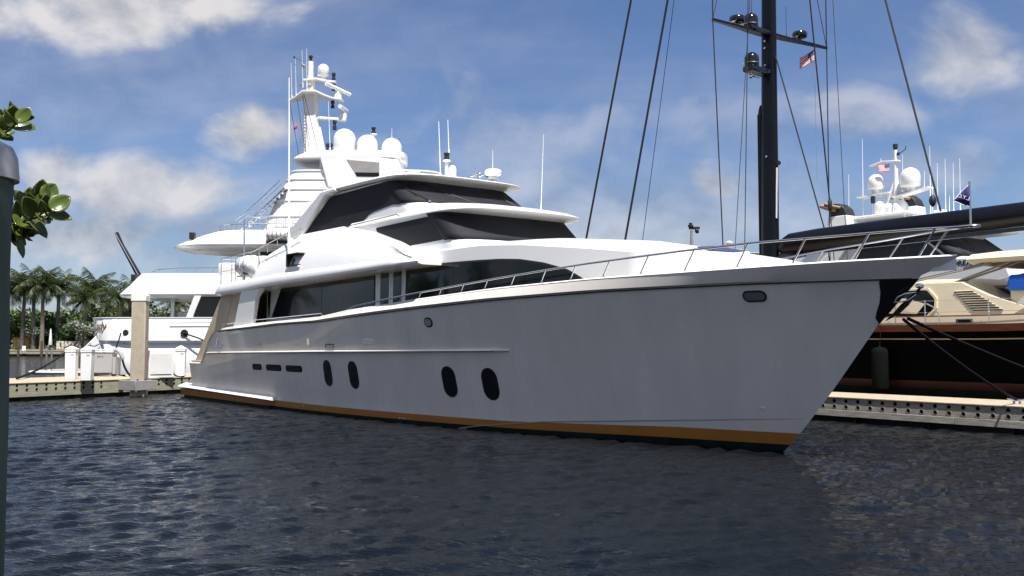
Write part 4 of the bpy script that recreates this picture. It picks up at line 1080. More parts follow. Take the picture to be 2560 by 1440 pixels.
for x, y, z in ((19.1, -.5, 15.7), (19.3, -.3, 15.75)):
    b = MB(); b.tube([(x, y, z - .1), (x, y, z + .35)], .05, 6); b.lathe([(.03, -.15), (.18, -.1), (.2, .05), (.05, .12)], (x, y, z + .5), 10, ax='x'); b.build('spot_lamp', 'rubber', W, smooth=60)
for x, z in ((17.2, 20.55), (17.75, 20.5), (17.3, 21.9)):
    b = MB(); b.lathe([(.03, -.2), (.05, 0), (.15, .15), (.16, .17), (.02, .05)], (x, -.45, z), 10, ax='y'); b.build('loud_hailer', 'greyd', mt, smooth=60)
pn = thing('signal_pennant', 'small red pennant on a halyard beside the tall white mast', 'flag', (-32 + 17.05, 66.0, 17.3), 0)
b = MB(); b.add([(0, 0, 0), (.08, -.02, .32), (-.2, -.05, -.14), (-.23, -.02, .05)], [(0, 1, 3, 2)]); b.build('cloth', 'flagred', pn, solid=.01)
# ------------------------------------------------------------------ black sailing yacht beyond the finger dock (stern toward +x)
KO = YO - RV * 14.6
K = thing('sailing_yacht', 'black-hulled sailing yacht with cream deckhouse and tall black mast', 'yacht', KO, YANG)
def kw(x, y, z): return KO + Matrix.Rotation(YANG, 3, 'Z') @ Vector((x, y, z))
def kt(x, z):
    base = itp(x, [(4.5, .02), (8, 1.0), (12, 1.95), (16, 2.6), (21, 2.95), (26, 3.05), (32, 3.0), (36, 2.6), (38, 2.2)])
    return base * itp(z, [(-.8, .55), (0, .84), (1.1, .95), (2.0, 1.0), (3.3, 1.0)])
ksh = lambda x: itp(x, [(4, 3.7), (12, 3.25), (22, 3.05), (30, 3.03), (38, 3.15)])
b = MB()
zr = [('s', -.22, 0), ('s', -.43, 0), ('s', -.47, 1), ('a', 1.9, 0), ('a', 1.22, 0), ('a', .98, 2), ('a', .0, 3), ('a', -.8, 3)]
xs = [4.5 + .9 * i for i in range(38)]
for s in (-1, 1):
    rows = [[(x, s * kt(x, (ksh(x) + v if k == 's' else v)), (ksh(x) + v if k == 's' else v)) for x in xs] for k, v, m in zr]
    for i in range(len(rows) - 1): b.patch([rows[i], rows[i + 1]], [0, 1, 0, 0, 2, 3, 3][i])
x = xs[-1]; rr = [(x, -kt(x, (ksh(x) + v if k == 's' else v)), (ksh(x) + v if k == 's' else v)) for k, v, m in zr]
b.add(rr + [(p[0], -p[1], p[2]) for p in reversed(rr)], [tuple(range(2 * len(rr)))], 0)
b.build('hull', ['navyblack', 'goldline', 'red', 'antifoul'], K, smooth=30)
for s in (-1, 1):
    b = MB(); b.loft([[(x, s * (kt(x, 3) + .05), ksh(x) + .02), (x, s * (kt(x, 3) - .18), ksh(x) + .03), (x, s * (kt(x, 3) - .18), ksh(x) - .2), (x, s * (kt(x, 3) + .045), ksh(x) - .21)] for x in xs]); b.build('caprail', 'varnish', K, smooth=30)
    b = MB(); b.loft([[(x, s * (kt(x, 3) - .2), ksh(x) - .1), (x, s * (kt(x, 3) - .22), ksh(x) + .27), (x, s * (kt(x, 3) - .32), ksh(x) + .27), (x, s * (kt(x, 3) - .32), ksh(x) - .1)] for x in xs[2:]]); b.build('bulwark', 'cream', K)
    b = MB(); b.tube([(x, s * (kt(x, 3) - .26), ksh(x) + .29) for x in xs[2:]], .03, 6); b.build('bulwark_cap', 'varnish', K)
    for x in [8 + 2.6 * i for i in range(12)] if s < 0 else []:
        pass
b = MB(); b.patch([[(x, -kt(x, 3) + .2, ksh(x) - .15) for x in xs], [(x, 0, ksh(x) - .08) for x in xs], [(x, kt(x, 3) - .2, ksh(x) - .15) for x in xs]]); b.build('deck', 'teak', K)
# deckhouse
def kh(x, t, z0, zs, zc):
    return [(x, -t - .08, z0), (x, -t, zs), (x, -t * .6, zc - .03), (x, 0, zc), (x, t * .6, zc - .03), (x, t, zs), (x, t + .08, z0)]
b = MB(); b.loft([kh(21.5, 1.6, 3, 3.5, 3.6), kh(23, 2.0, 3, 4.1, 4.3), kh(26, 2.25, 3, 4.46, 4.7), kh(28.85, 2.3, 3, 4.42, 4.62), kh(29.7, 2.3, 3, 3.98, 4.1), kh(30.8, 2.3, 3, 3.6, 3.62), kh(37, 2.1, 3, 3.5, 3.55)]); b.build('deckhouse', 'cream', K, smooth=25)
ktf = lambda x, z: 2.3 + .08 * (4.4 - z) / 1.4 if x > 26 else itp(x, [(21.5, 1.6), (23, 2.0), (26, 2.25)]) + .06
def kpanel(name, poly, m, lift, depth, s=-1, parent=None):
    b = MB(); b.loft([[(x, s * (ktf(x, z) + lift - depth), z) for x, z in poly], [(x, s * (ktf(x, z) + lift), z) for x, z in poly]]); return b.build(name, m, parent or K)
f = kpanel('deckhouse_window', [(25.0, 3.3), (25.0, 4.28), (27.75, 4.28), (28.05, 3.95), (28.05, 3.6), (27.7, 3.3)], 'cream', .03, .06)
kpanel('window_pane', rounded([(25.2, 3.34), (25.2, 4.22), (27.7, 4.22), (27.98, 3.9), (27.95, 3.6), (27.65, 3.34)], .08), 'glass', .036, .02, parent=f)
for k in range(9):
    z = 4.13 - k * .076; x0 = 28.62 + k * .075; x1 = 29.22 + k * .115
    v = kpanel('vent_louvre', [(x0, z - .03), (x0 + .02, z), (x1, z + .0), (x1 + .05, z - .03)], 'hole', .012, .04)
    kpanel('louvre_lip', [(x0 + .02, z), (x0 + .02, z + .014), (x1, z + .014), (x1, z)], 'cream', .028, .05, parent=v)
f = kpanel('side_port', rounded([(29.0, 3.08), (29.0, 3.22), (29.55, 3.22), (29.55, 3.08)], .02), 'chrome', .62, .03)
kpanel('port_glass', rounded([(29.07, 3.11), (29.07, 3.19), (29.48, 3.19), (29.48, 3.11)], .02), 'glass', .63, .02, parent=f)
# pilothouse coaming behind and hard top with struts
b = MB(); b.box(30.2, 36, -1.9, 1.9, 3.55, 4.2); b.build('cockpit_coaming', 'cream', K, bevel=.08)
b = MB(); b.box(28.9, 31.5, -1.0, 1.5, 3.6, 4.35); kk = b.build('companionway', 'brass', K, bevel=.03)
b = MB(); b.box(29.2, 30.2, -1.06, -1.0, 3.75, 4.25); b.build('companionway_pane', 'glass', kk)
def kt_top(z, i): return [(29.0 + i, -2.25 + i, z), (37, -2.25 + i, z), (37, 2.25 - i, z), (29.0 + i, 2.25 - i, z), (28.7 + i, 1.2, z), (28.7 + i, -1.2, z)]
b = MB(); b.loft([kt_top(5.02, .2), kt_top(5.04, .06), kt_top(5.16, 0), kt_top(5.32, .12), kt_top(5.42, .7)]); b.build('hard_top', 'cream', K, smooth=30)
b = MB(); b.box(29.4, 36, -1.9, 1.9, 4.97, 5.03); b.build('hard_top_lining', 'brass', K)
for x0, z0, x1, z1, y in ((26.2, 4.45, 29.5, 5.0, -2.1), (26.5, 4.42, 29.75, 5.0, -2.12), (28.4, 4.42, 30.3, 5.02, -2.0), (28.5, 4.42, 30.6, 5.02, -1.9), (30.1, 4.2, 31.6, 4.98, -1.9), (28.4, 4.42, 30.2, 5.02, 1.9), (26.3, 4.45, 29.6, 5.0, 2.0)):
    b = MB(); b.tube([(x0, y, z0), (x1, y, z1)], .035, 6); b.build('windscreen_strut', 'greyd', K)
b = MB(); b.prism([(30.25, 4.1), (30.22, 4.3), (30.3, 4.6), (34, 4.62), (34, 4.1)], -2.15, -.9); bc = b.build('blue_cover', 'blue', K, bevel=.07)
b = MB(); b.prism([(30.6, 3.65), (31.0, 4.02), (36, 4.02), (36, 3.6)], -2.42, -2.38); b.build('lee_cloth', 'white2', K)
# stanchions and life lines
ky = lambda x: -(kt(x, 3) - .1)
for x in (25.6, 26.15, 26.9, 27.95, 30.02, 32.2, 22.5, 20, 17.5, 15, 12.5):
    b = MB(); b.tube([(x, ky(x), 3.05), (x, ky(x), 3.85 if x < 30.1 else 3.9)], .018, 6); b.build('stanchion', 'steel', K)
for z in (3.83, 3.45):
    b = MB(); b.tube([(x, ky(x), z) for x in (12.5, 15, 17.5, 20, 22.5, 26.15, 26.9, 27.95, 30.02, 32.2)], .007, 5); b.build('lifeline', 'steel', K)
b = MB(); b.tube([(28.0, ky(28), 3.75), (28.25, ky(28), 3.62), (28.42, ky(28), 3.35), (28.42, ky(28), 3.05)], .02, 6); b.build('boarding_gate', 'steel', K)
b = MB(); b.lathe([(.02, -.1), (.1, -.1), (.06, -.05), (.06, .05), (.1, .1), (.02, .1)], (26.35, -2.6, 3.2), 14, ax='y'); b.build('winch', 'chrome', K, smooth=50)
# mast with its track, boom, spreaders
def mast_ring(z):
    a = itp(z, [(3, .43), (6, .43), (17, .34), (48, .22)]); c = a * .55; x = 19.6 + (z - 6) * .011
    return [(x + a * math.cos(q) * (1.0), c * math.sin(q) * 1.0, z) for q in [2 * math.pi * i / 16 for i in range(16)]]
b = MB(); b.loft([mast_ring(z) for z in (2.8, 6, 10, 14, 18, 26, 36, 48)]); km = b.build('mast', 'mast', K, smooth=60)
b = MB(); b.box(19.1, 19.32, -.1, .1, 5.2, 12.1); b.build('sail_track', 'mast', km, bevel=.03)
b = MB(); b.lathe([(.10, 12.0), (.12, 12.1), (.06, 12.4), (.02, 12.5)], (19.22, 0, 0), 8); b.build('track_end', 'rubber', km)
b = MB(); b.tube([(20.02, -.1, 7.6), (20.06, -.12, 8.6), (20.08, -.1, 9.7)], .035, 6); b.build('boom_vang', 'white2', km)
b = MB(); b.tube([(20.04, 0, 6.7), (20.04, 0, 9.95)], .022, 6); b.lathe([(.10, -.04), (.10, .04)], (20.12, -.05, 9.9), 10, ax='y'); b.build('halyard_gear', 'rubber', km)
for z in (15.1, 14.05, 14.8, 10.2, 13.7):
    b = MB(); b.lathe([(.05, 0), (.05, -.08), (.02, -.1)], (19.7, -.22, z), 8, ax='y'); b.build('mast_light', 'chrome', km)
b = MB()
def boom_ring(x, a, c, z): return [(x, a * math.cos(q), z + c * math.sin(q)) for q in [2 * math.pi * i / 14 for i in range(14)]]
b.loft([boom_ring(20.05, .1, .12, 6.35), boom_ring(20.2, .25, .32, 6.4), boom_ring(20.6, .38, .42, 6.5), boom_ring(22, .46, .44, 6.56), boom_ring(26, .50, .42, 6.66), boom_ring(32, .48, .40, 6.78), boom_ring(37, .2, .2, 6.86)])
kb = b.build('boom', 'mast', K, smooth=60)
b = MB(); b.loft([[(x, -.10, z), (x, .10, z), (x, .10, z + .14), (x, -.10, z + .14)] for x, z in ((20.1, 5.98), (37, 6.32))]); b.build('boom_spar', 'black', kb)
b = MB(); b.tube([(20.0, 0, 5.9), (21.3, 0, 6.05)], .14, 8); b.tube([(20.0, -.05, 4.6), (20.9, -.05, 6.0)], .07, 8); b.build('gooseneck', 'black', kb)
for z0, h in ((15.45, 1),):
    b = MB(); b.loft([[(19.75 - w, y, z - .05), (19.75 + w, y, z - .05), (19.75 + w, y, z + .05), (19.75 - w, y, z + .05)] for y, z, w in ((-3.62, 15.30, .05), (-1.0, 15.33, .16), (0, 15.40, .2), (1.0, 15.43, .16), (4.05, 15.60, .05))]); ks = b.build('spreader', 'mast', K)
dome('satellite_dome', K, (19.65, -1.12, 15.5), .30, .62, 'black', ped=.1)
dome('satellite_dome', K, (19.65, -1.10, 13.85), .30, .62, 'black', ped=.1)
b = MB(); b.prism([(19.4, 13.62), (19.95, 13.62), (19.95, 13.86), (19.4, 13.86)], -1.4, -.2); b.build('dome_bracket', 'black', K, bevel=.05)
b = MB(); b.prism([(19.4, 15.34), (19.95, 15.34), (19.95, 15.52), (19.4, 15.52)], -1.4, -.2); b.build('dome_bracket', 'black', K, bevel=.05)
for zc in (15.62, 13.98):
    b = MB(); b.tube([(19.65 - .36 * math.cos(a), -1.1 - .36 * math.sin(a), zc) for a in [R(i * 20) for i in range(10)]], .014, 5); b.build('dome_guard', 'steel', K)
for y, z in ((-2.05, 15.47), (2.15, 15.66)):
    b = MB(); b.lathe([(.10, -.12), (.14, -.05), (.30, -.04), (.33, .02), (.33, .12), (.28, .19), (.02, .20)], (19.7, y, z + .1), 16); b.build('radar_scanner', 'black', K, smooth=50)
b = MB(); b.lathe([(.02, -.35), (.025, .0), (.05, .1), (.11, .2), (.115, .21), (.02, .1)], (19.7, -.95, 13.45), 12, ax='y')
for v in range(len(b.v)): x, y, z = b.v[v]; b.v[v] = (x, -1.7 - y - .25, z)
b.build('horn', 'chrome', K, smooth=60)
whip(K, (19.7, -1.12, 16.1), (19.7, -1.12, 16.75), .012, 'rubber'); whip(K, (19.7, 1.2, 15.5), (19.7, 1.2, 16.9), .012, 'rubber')
def stay(a, c, r, m='rubber', nm='stay'):
    b = MB(); b.tube([a, c], r, 6); return b.build(nm, m, K)
stay((6.9, 0, 3.3), (19.35, 0, 46), .055); stay((9.9, 0, 3.2), (18.6, 0, 36), .055); stay((9.9, 0, 3.2), (18.75, 0, 36.3), .02); stay((11.4, 0, 3.2), (18.2, 0, 38), .016)
stay((27.0, 0, 7.15), (19.9, 0, 37), .035, nm='topping_lift'); stay((22.3, -.1, 6.9), (20.1, -.1, 14.4), .028, nm='vang_line'); stay((22.3, -.1, 6.9), (23.2, -.6, 3.2), .02, nm='vang_line')
for s, e in ((-1, -3.62), (1, 4.05)):
    z = 15.3 if s < 0 else 15.6
    stay((19.75, e, z), (19.7, s * 2.95, 3.1) if s < 0 else (19.75, 4.0, 3.1), .026, nm='shroud'); stay((19.75, e, z), (19.75, e * 1.0, 30), .026, nm='shroud'); stay((19.75, e, z), (19.9, s * .25, 27), .018, nm='shroud')
stay((19.6, -2.6, 3.1), (19.8, -.2, 27), .014, nm='halyard'); stay((19.7, -1.9, 3.2), (19.9, -.9, 33), .018, nm='halyard')
stay((19.9, 3.85, 8.6), (19.9, 1.2, 28), .035, nm='running_backstay'); stay((20.2, 3.95, 3.2), (19.9, 3.85, 8.4), .02, nm='running_backstay'); stay((20.6, 4.2, 3.2), (19.8, 3.95, 27), .014, nm='halyard')
stay((35.5, 0, 4.0), (32.2, 1, 20), .012, 'steel', nm='backstay')
b = MB(); b.lathe([(.02, -.22), (.09, -.15), (.13, 0), (.09, .15), (.02, .22)], (26.72, -.02, 7.55), 12); b.build('lift_block', 'rubber', K, smooth=50)
b = MB(); b.lathe([(.02, -.3), (.08, -.2), (.10, 0), (.08, .2), (.02, .3)], (19.9, 3.86, 8.5), 10); b.build('backstay_block', 'rubber', K, smooth=50)
# flags
def us_flag(name, label, loc, w, h, rz, droop, cat='flag'):
    F = thing(name, label, cat, loc, rz)
    n = 10
    def pt(u, v):
        return (-w * u, .12 * w * math.sin(u * 5 + v) * u, -h * v - droop * w * u * (1 + .1 * math.sin(3 * u)))
    for k in range(13):
        m = 'flagred' if k % 2 == 0 else 'flagwhite'
        u0 = .4 if k < 7 else 0
        b = MB(); g = [[pt(u0 + (1 - u0) * i / n, (k + e) / 13) for i in range(n + 1)] for e in (0, 1)]
        b.patch(g); b.build('stripe', m, F, solid=.006)
    b = MB(); b.patch([[pt(.4 * i / 6, 7 / 13 * j / 4) for i in range(7)] for j in range(5)]); cn = b.build('canton', 'navy', F, solid=.008)
    b = MB()
    for r in range(5):
        for c in range(6):
            p = pt(.4 * (c + .5 + .25 * (r % 2)) / 6.6, 7 / 13 * (r + .5) / 5); q = w * .012
            b.box(p[0] - q, p[0] + q, p[1] - .008, p[1] + .008, p[2] - q, p[2] + q)
    b.build('star_field', 'flagwhite', cn, kind='stuff')
    return F
us_flag('national_flag', 'striped national flag flying below the right spreader of the black mast', kw(19.75, 3.1, 15.35), .66, .48, 0, .6)
b = MB(); b.tube([(19.75, 3.1, 15.5), (19.72, 3.2, 9.5)], .01, 5); b.build('flag_halyard', 'steel', K)
fd = thing('fender', 'dark grey cylindrical fender hanging against the black hull', 'fender', kw(26.53, -3.33, .8), YANG)
b = MB(); b.lathe([(.03, 0), (.18, .02), (.25, .08), (.27, .16), (.27, 1.33), (.25, 1.42), (.18, 1.49), (.05, 1.52), (.03, 1.58)], (0, 0, 0), 18); b.build('fender_body', 'fender', fd, smooth=50)
b = MB(); b.tube([(0, 0, 1.55), (0, .15, 2.3)], .012, 5); b.build('lanyard', 'rope', fd)
# ------------------------------------------------------------------ white motor yacht lying beyond the sailing yacht
DO = YO - RV * 27
D = thing('white_motor_yacht', 'white motor yacht with four satellite domes and twin black-topped funnels beyond the sailing yacht', 'yacht', DO, YANG)
def dt(x, z):
    b0 = itp(x, [(0, 3.1), (20, 3.4), (26, 2.9), (31, 1.7), (34, .75), (36, .02)]); return b0 * itp(z, [(-.6, .5), (0, .82), (2, .95), (4.5, 1)])
dsh = lambda x: itp(x, [(0, 3.1), (14, 3.5), (24, 4.2), (36, 4.8)])
xs = [0 + i * .9 for i in range(41)]; b = MB()
for s in (-1, 1): b.patch([[(x, s * dt(x, z * dsh(x)), z * dsh(x) if z >= 0 else -.6) for x in xs] for z in (1, .75, .5, .25, .08, -1)])
b.box(0, .05, -3, 3, -.5, 3.0); b.build('hull', 'white', D, smooth=40)
b = MB(); b.patch([[(x, -dt(x, 5) + .1, dsh(x) - .4) for x in xs], [(x, dt(x, 5) - .1, dsh(x) - .4) for x in xs]]); b.build('deck', 'teak', D)
def dh(x, t, zs, zc): return [(x, -t - .1, 2.6), (x, -t, zs), (x, -t * .5, zc), (x, t * .5, zc), (x, t, zs), (x, t + .1, 2.6)]
b = MB(); b.loft([dh(5, 2.7, 5.2, 5.3), dh(20, 2.75, 5.3, 5.4), dh(24, 2.6, 5.3, 5.5), dh(27, 2.1, 4.9, 5.2), dh(32, 1.0, 4.45, 4.6)]); b.build('deckhouse', 'white', D, smooth=25)
for s in (-1, 1):
    b = MB(); b.prism([(7, 3.6), (7.6, 4.8), (24, 4.8), (25.5, 4.0), (25.5, 3.6)], s * 2.78, s * 2.84); b.build('saloon_window', 'glass', D)
def dwl(z, o=0.0): 
    xc = itp(z, [(5.2, 22.9), (6.3, 22.1), (6.55, 21.9), (7.65, 20.5)]); return outline(z, itp(z, [(5.2, 12), (7.7, 15.5)]), xc + o, xc + 1.1 + o, 2.65 - (z - 6) * .05 + o, pw=.62)
b = MB(); b.loft([dwl(5.2), dwl(6.3), dwl(7.0), dwl(7.68)]); b.build('wheelhouse', 'white', D, smooth=40)
front_patch(dwl, (6.4, 6.7, 7.0, 7.3, 7.64), 'windscreen', 'cover', .015, parent=D)
for k0 in (4, 8, 12):
    b = MB(); b.tube([Vector(dwl(6.45, .04)[k0]), Vector(dwl(7.5, .04)[k0 - 1])], .03, 6); b.build('wiper', 'rubber', D)
for s in (-1, 1):
    b = MB(); b.prism([(17.2, 6.42), (18.0, 7.6), (20.45, 7.62), (21.9, 6.42)], s * 2.62, s * 2.68); w = b.build('wheelhouse_side_glass', 'glass', D)
    for x in (18.9, 20.0):
        b = MB(); b.prism([(x, 6.45), (x + .3, 7.55), (x + .36, 7.55), (x + .06, 6.45)], s * 2.675, s * 2.69); b.build('mullion', 'rubber', w)
    b = MB(); b.prism([(13, 5.3), (16.2, 6.2), (17.1, 7.45), (16.3, 7.45), (15.4, 6.6)], s * 2.6, s * 2.8); b.build('wing_pillar', 'white', D, bevel=.04)
    b = MB(); b.prism([(19.5, 5.2), (20.5, 6.28), (23.9, 6.30), (24.6, 6.1), (24.9, 5.2)], s * 2.60, s * 2.72); b.build('bridge_bulwark', 'white', D, bevel=.04)
b = MB(); b.loft([outline(z, 19, xc, xf, t, pw=.66) for z, xc, xf, t in ((5.2, 23.8, 25.6, 2.6), (6.25, 23.6, 25.2, 2.58), (6.32, 22.9, 24.2, 2.4))]); b.build('bridge_front', 'white', D, smooth=40)
text('E DREAM', .34, 'solar', D, loc=(22.75, -2.732, 6.04), rot=(R(90), 0, 0), bold=.012)
def drf(z, i=0.0): return outline(z, 14.5, 20.8 - i, 23.7 - i * 1.5, 2.8 - i * .5, pw=.64)
b = MB(); b.loft([drf(7.66, .6), drf(7.69, .06), drf(7.74, 0), drf(7.82, .2), drf(7.95, 1.2)]); b.build('hardtop', 'white', D, smooth=45)
# fly bridge top, antenna shelf and mast
b = MB(); b.box(15.6, 19.7, -1.9, 1.9, 8.72, 8.84); b.build('flybridge_top', 'white', D, bevel=.05)
b = MB(); b.box(20.0, 23.2, -2.0, 1.6, 8.42, 8.56); b.build('antenna_shelf', 'white', D, bevel=.04)
for x, y in ((15.9, -1.6), (19.4, -1.6), (15.9, 1.6), (19.4, 1.6), (20.5, -1.7), (22.6, -1.7), (21.6, -1.7), (20.5, 1.4)):
    b = MB(); b.tube([(x, y, 7.85), (x, y, 8.75 if x < 20 else 8.45)], .035, 6); b.build('top_post', 'white2', D)
b = MB(); b.tube([(18.05, 0, 8.8), (18.05, 0, 12.3)], [.16, .09], 10); b.tube([(17.5, -.1, 9.4), (18.05, 0, 10.9)], .07, 8); b.tube([(18.4, .1, 9.4), (18.05, 0, 10.9)], .07, 8)
dm = b.build('mast', 'white', D, smooth=50)
b = MB(); b.lathe([(.09, 12.3), (.09, 12.38), (.12, 12.4), (.12, 12.6), (.03, 12.62)], (18.05, 0, 0), 10); b.build('masthead_lamp', 'rubber', dm)
b = MB(); b.loft([[(x, -.12, z), (x, .12, z), (x, .12, z + .08), (x, -.12, z + .08)] for x, z in ((16.6, 11.6), (17.3, 11.75), (18.3, 11.65))]); b.build('yard', 'white', dm, bevel=.02)
b = MB(); b.tube([(18.1, 0, 12.0), (18.6, 0, 12.25), (18.62, 0, 12.4)], .02, 6); b.lathe([(.07, 0), (.07, .14)], (18.2, 0, 12.0), 8); b.build('wind_vane', 'rubber', dm)
b = MB(); b.lathe([(.1, 9.6), (.12, 9.75), (.12, 9.95), (.04, 10)], (17.1, -.6, 0), 8); b.build('signal_lamp', 'rubber', dm)
for x, y, z in ((17.45, -.3, 9.45), (17.8, -.4, 9.4), (18.55, -.2, 10.1)):
    b = MB(); b.lathe([(.02, -.2), (.06, 0), (.16, .14), (.02, .1)], (x, y, z), 10, ax='y'); b.build('loud_hailer', 'white2', dm, smooth=60)
b = MB(); b.box(17.3, 17.9, -.35, .35, 8.8, 9.4); b.build('mast_plinth', 'white', dm, bevel=.04)
for c, r, h, p in (((16.93, 0, 10.4), .42, .80, .25), ((18.82, 0, 10.3), .49, .98, .3), ((17.25, 0, 9.1), .40, .76, .12), ((18.25, 0, 9.0), .38, .70, .12)):
    dome('satellite_dome', D, c, r, h, ped=p)
b = MB(); b.loft([[(x, -.35, z), (x, .35, z), (x, .35, z + .07), (x, -.35, z + .07)] for x, z in ((16.0, 10.02), (17.8, 10.08))]); b.build('dome_arm', 'white', D)
b = MB(); b.loft([[(x, -.3, z), (x, .3, z), (x, .3, z + .07), (x, -.3, z + .07)] for x, z in ((18.0, 9.8), (19.9, 10.1))]); b.build('dome_arm', 'white', D)
for x0, zb, zt in ((16.15, 9.0, 13.2), (15.3, 8.6, 11.4), (19.85, 8.55, 12.2), (20.22, 8.55, 11.3), (20.62, 8.55, 11.45), (21.02, 8.55, 11.2), (21.35, 8.55, 11.35), (17.2, 9.9, 12.0), (18.4, 9.9, 12.0), (16.7, 8.9, 10.5), (19.95, 8.55, 10.2), (20.8, 8.55, 9.6), (19.55, 10.1, 11.0)):
    whip(D, (x0, 0, zb), (x0 + .03, 0, zt), .022)
b = MB(); b.box(20.1, 20.6, -.2, .2, 8.6, 8.95); b.build('antenna_box', 'white', D, bevel=.03)
for y, x, z, nm in ((-2.0, 16.2, 8.4, 'a'), (2.0, 17.7, 9.55, 'b')):
    z = 8.9 if nm == 'a' else 9.55
    b = MB(); b.frustum((x, y), 7.0, z, .72, .5, .55, .42); fn = b.build('funnel', 'white', D, bevel=.03)
    b = MB(); b.prism([(x - .52, z + .005), (x - .52, z + .55), (x - .2, z + .66), (x + .1, z + .62), (x + .4, z + .36), (x + .54, z + .005)], y - .4, y + .4); b.build('funnel_top', 'rubber', fn, bevel=.05)
    for k, (dx, dz, r) in enumerate(((-.25, .38, .13), (0, .46, .08))):
        b = MB(); b.tube([(x + dx + .15, y - .35, z + dz - .05), (x + dx - .2, y - .55, z + dz + .05), (x + dx - .55, y - .7, z + dz + .2)], [r, r, r * .8], 10); b.build('exhaust_pipe', 'brass', fn, smooth=50)
b = MB(); b.tube([(23.8, -2.0, 6.4), (30, -2.1, 6.0)], .02, 5); b.build('bow_rail', 'steel', D)
def dw(x, y, z): return DO + Matrix.Rotation(YANG, 3, 'Z') @ Vector((x, y, z))
us_flag('national_flag', 'small striped national flag on the white mast above the four domes', dw(17.75, -.1, 11.62), .55, .38, R(-20), .06)
# ------------------------------------------------------------------ far bank: palms, trees, huts, hotel
def shore_x(px, Yd=172): return (px - 1280) / 2400 * Yd
def frond(b, base, az, el, L, rnd, curl=1.0, n=9, mi=0):
    """one pinnate frond: arched rachis with drooping leaflets"""
    P = []; p = Vector(base); e = el; st = L / n
    for i in range(n + 1):
        P.append(p.copy()); d = Vector((math.cos(az) * math.cos(e), math.sin(az) * math.cos(e), math.sin(e)))
        p = p + d * st; e -= curl * R(8 + 6 * i / n)
    side = Vector((-math.sin(az), math.cos(az), 0))
    b.tube(P, [.07 * (1 - i / (n + 2)) for i in range(n + 1)], 4, mi=1)
    for i in range(1, n * 2 + 1):
        u = i / (n * 2); k = min(n - 1, int(u * n)); q = P[k].lerp(P[k + 1], u * n - k); t = (P[k + 1] - P[k]).normalized()
        ll = L * .34 * (math.sin(math.pi * min(1, u * .92 + .10)) ** .7) * rnd.uniform(.8, 1.1)
        for s in (-1, 1):
            d = (side * s * .75 + t * .6 + Vector((0, 0, -.55 - .3 * rnd.random()))).normalized()
            w = t * (.11 + .04 * rnd.random())
            e1 = q + d * ll * .6 ; tip = q + d * ll + Vector((0, 0, -.12 * ll))
            b.add([q - w * .6, q + w * .6, e1 + w * .45, tip, e1 - w * .45], [(0, 1, 2, 3, 4)], mi)
def make_palm(seed, H, label, cat='palm tree'):
    rnd = random.Random(seed); t = thing('palm_tree', label, cat, (0, 0, 0), 0, 'palms on the far bank')
    b = MB(); P = []; n = 10; lean = rnd.uniform(-.03, .05)
    for i in range(n + 1): P.append((lean * H * (i / n) ** 1.6, .02 * H * (i / n), H * i / n))
    b.tube(P, [.42 - .16 * i / n + (.12 if i == 0 else 0) for i in range(n + 1)], 10); b.build('trunk', 'trunk', t, smooth=60)
    top = P[-1]; b = MB()
    for k in range(24):
        az = k * 2.4 + rnd.uniform(-.2, .2); v = k / 24
        frond(b, top, az, R(82 - 112 * v + rnd.uniform(-8, 8)), rnd.uniform(4.2, 5.4), rnd, .8 + .3 * v)
    b.build('crown', ['palm', 'leaflite'], t, smooth=0, fix=False)
    b = MB()
    for k in range(9):
        a = k * 2.1; b.lathe([(.02, -.2), (.16, -.1), (.17, .05), (.02, .16)], (top[0] + .35 * math.cos(a), top[1] + .35 * math.sin(a), top[2] - .35 - .1 * (k % 3)), 7)
    b.build('fruit_cluster', 'orange', t)
    return t
pa = make_palm(3, 11.6, 'coconut palm on the far bank, third trunk from the left with orange fruit')
pa.location = (shore_x(113), 171, .9)
pb = make_palm(8, 9.2, 'shorter coconut palm on the far bank, left of the white aft canopy')
pb.location = (shore_x(278), 176, .9); pb.rotation_euler.z = 1.0
for src, px, Yd, sc_, rz, lab in ((pa, 86, 172, 1.0, 2.0, 'coconut palm on the far bank, second trunk from the left'), (pa, 57, 173, .98, 4.1, 'coconut palm on the far bank, nearest the foreground pile'),
                              (pa, 143, 175, .98, 5.2, 'coconut palm on the far bank, fourth trunk from the left'), (pb, 212, 175, 1.0, 3.3, 'coconut palm on the far bank between the two silver bushes'),
                              (pb, 335, 182, 1.15, .4, 'coconut palm on the far bank half hidden by the white canopy'), (pb, 235, 190, 1.28, 2.2, 'tall coconut palm farthest back on the far bank'),
                              (pb, 445, 178, .95, 4.4, 'coconut palm on the far bank seen through the white aft deck'), (pa, 20, 172, .92, .7, 'coconut palm on the far bank behind the foreground pile')):
    copy_tree(src, lab, (shore_x(px, Yd), Yd, .9), rz, sc_)
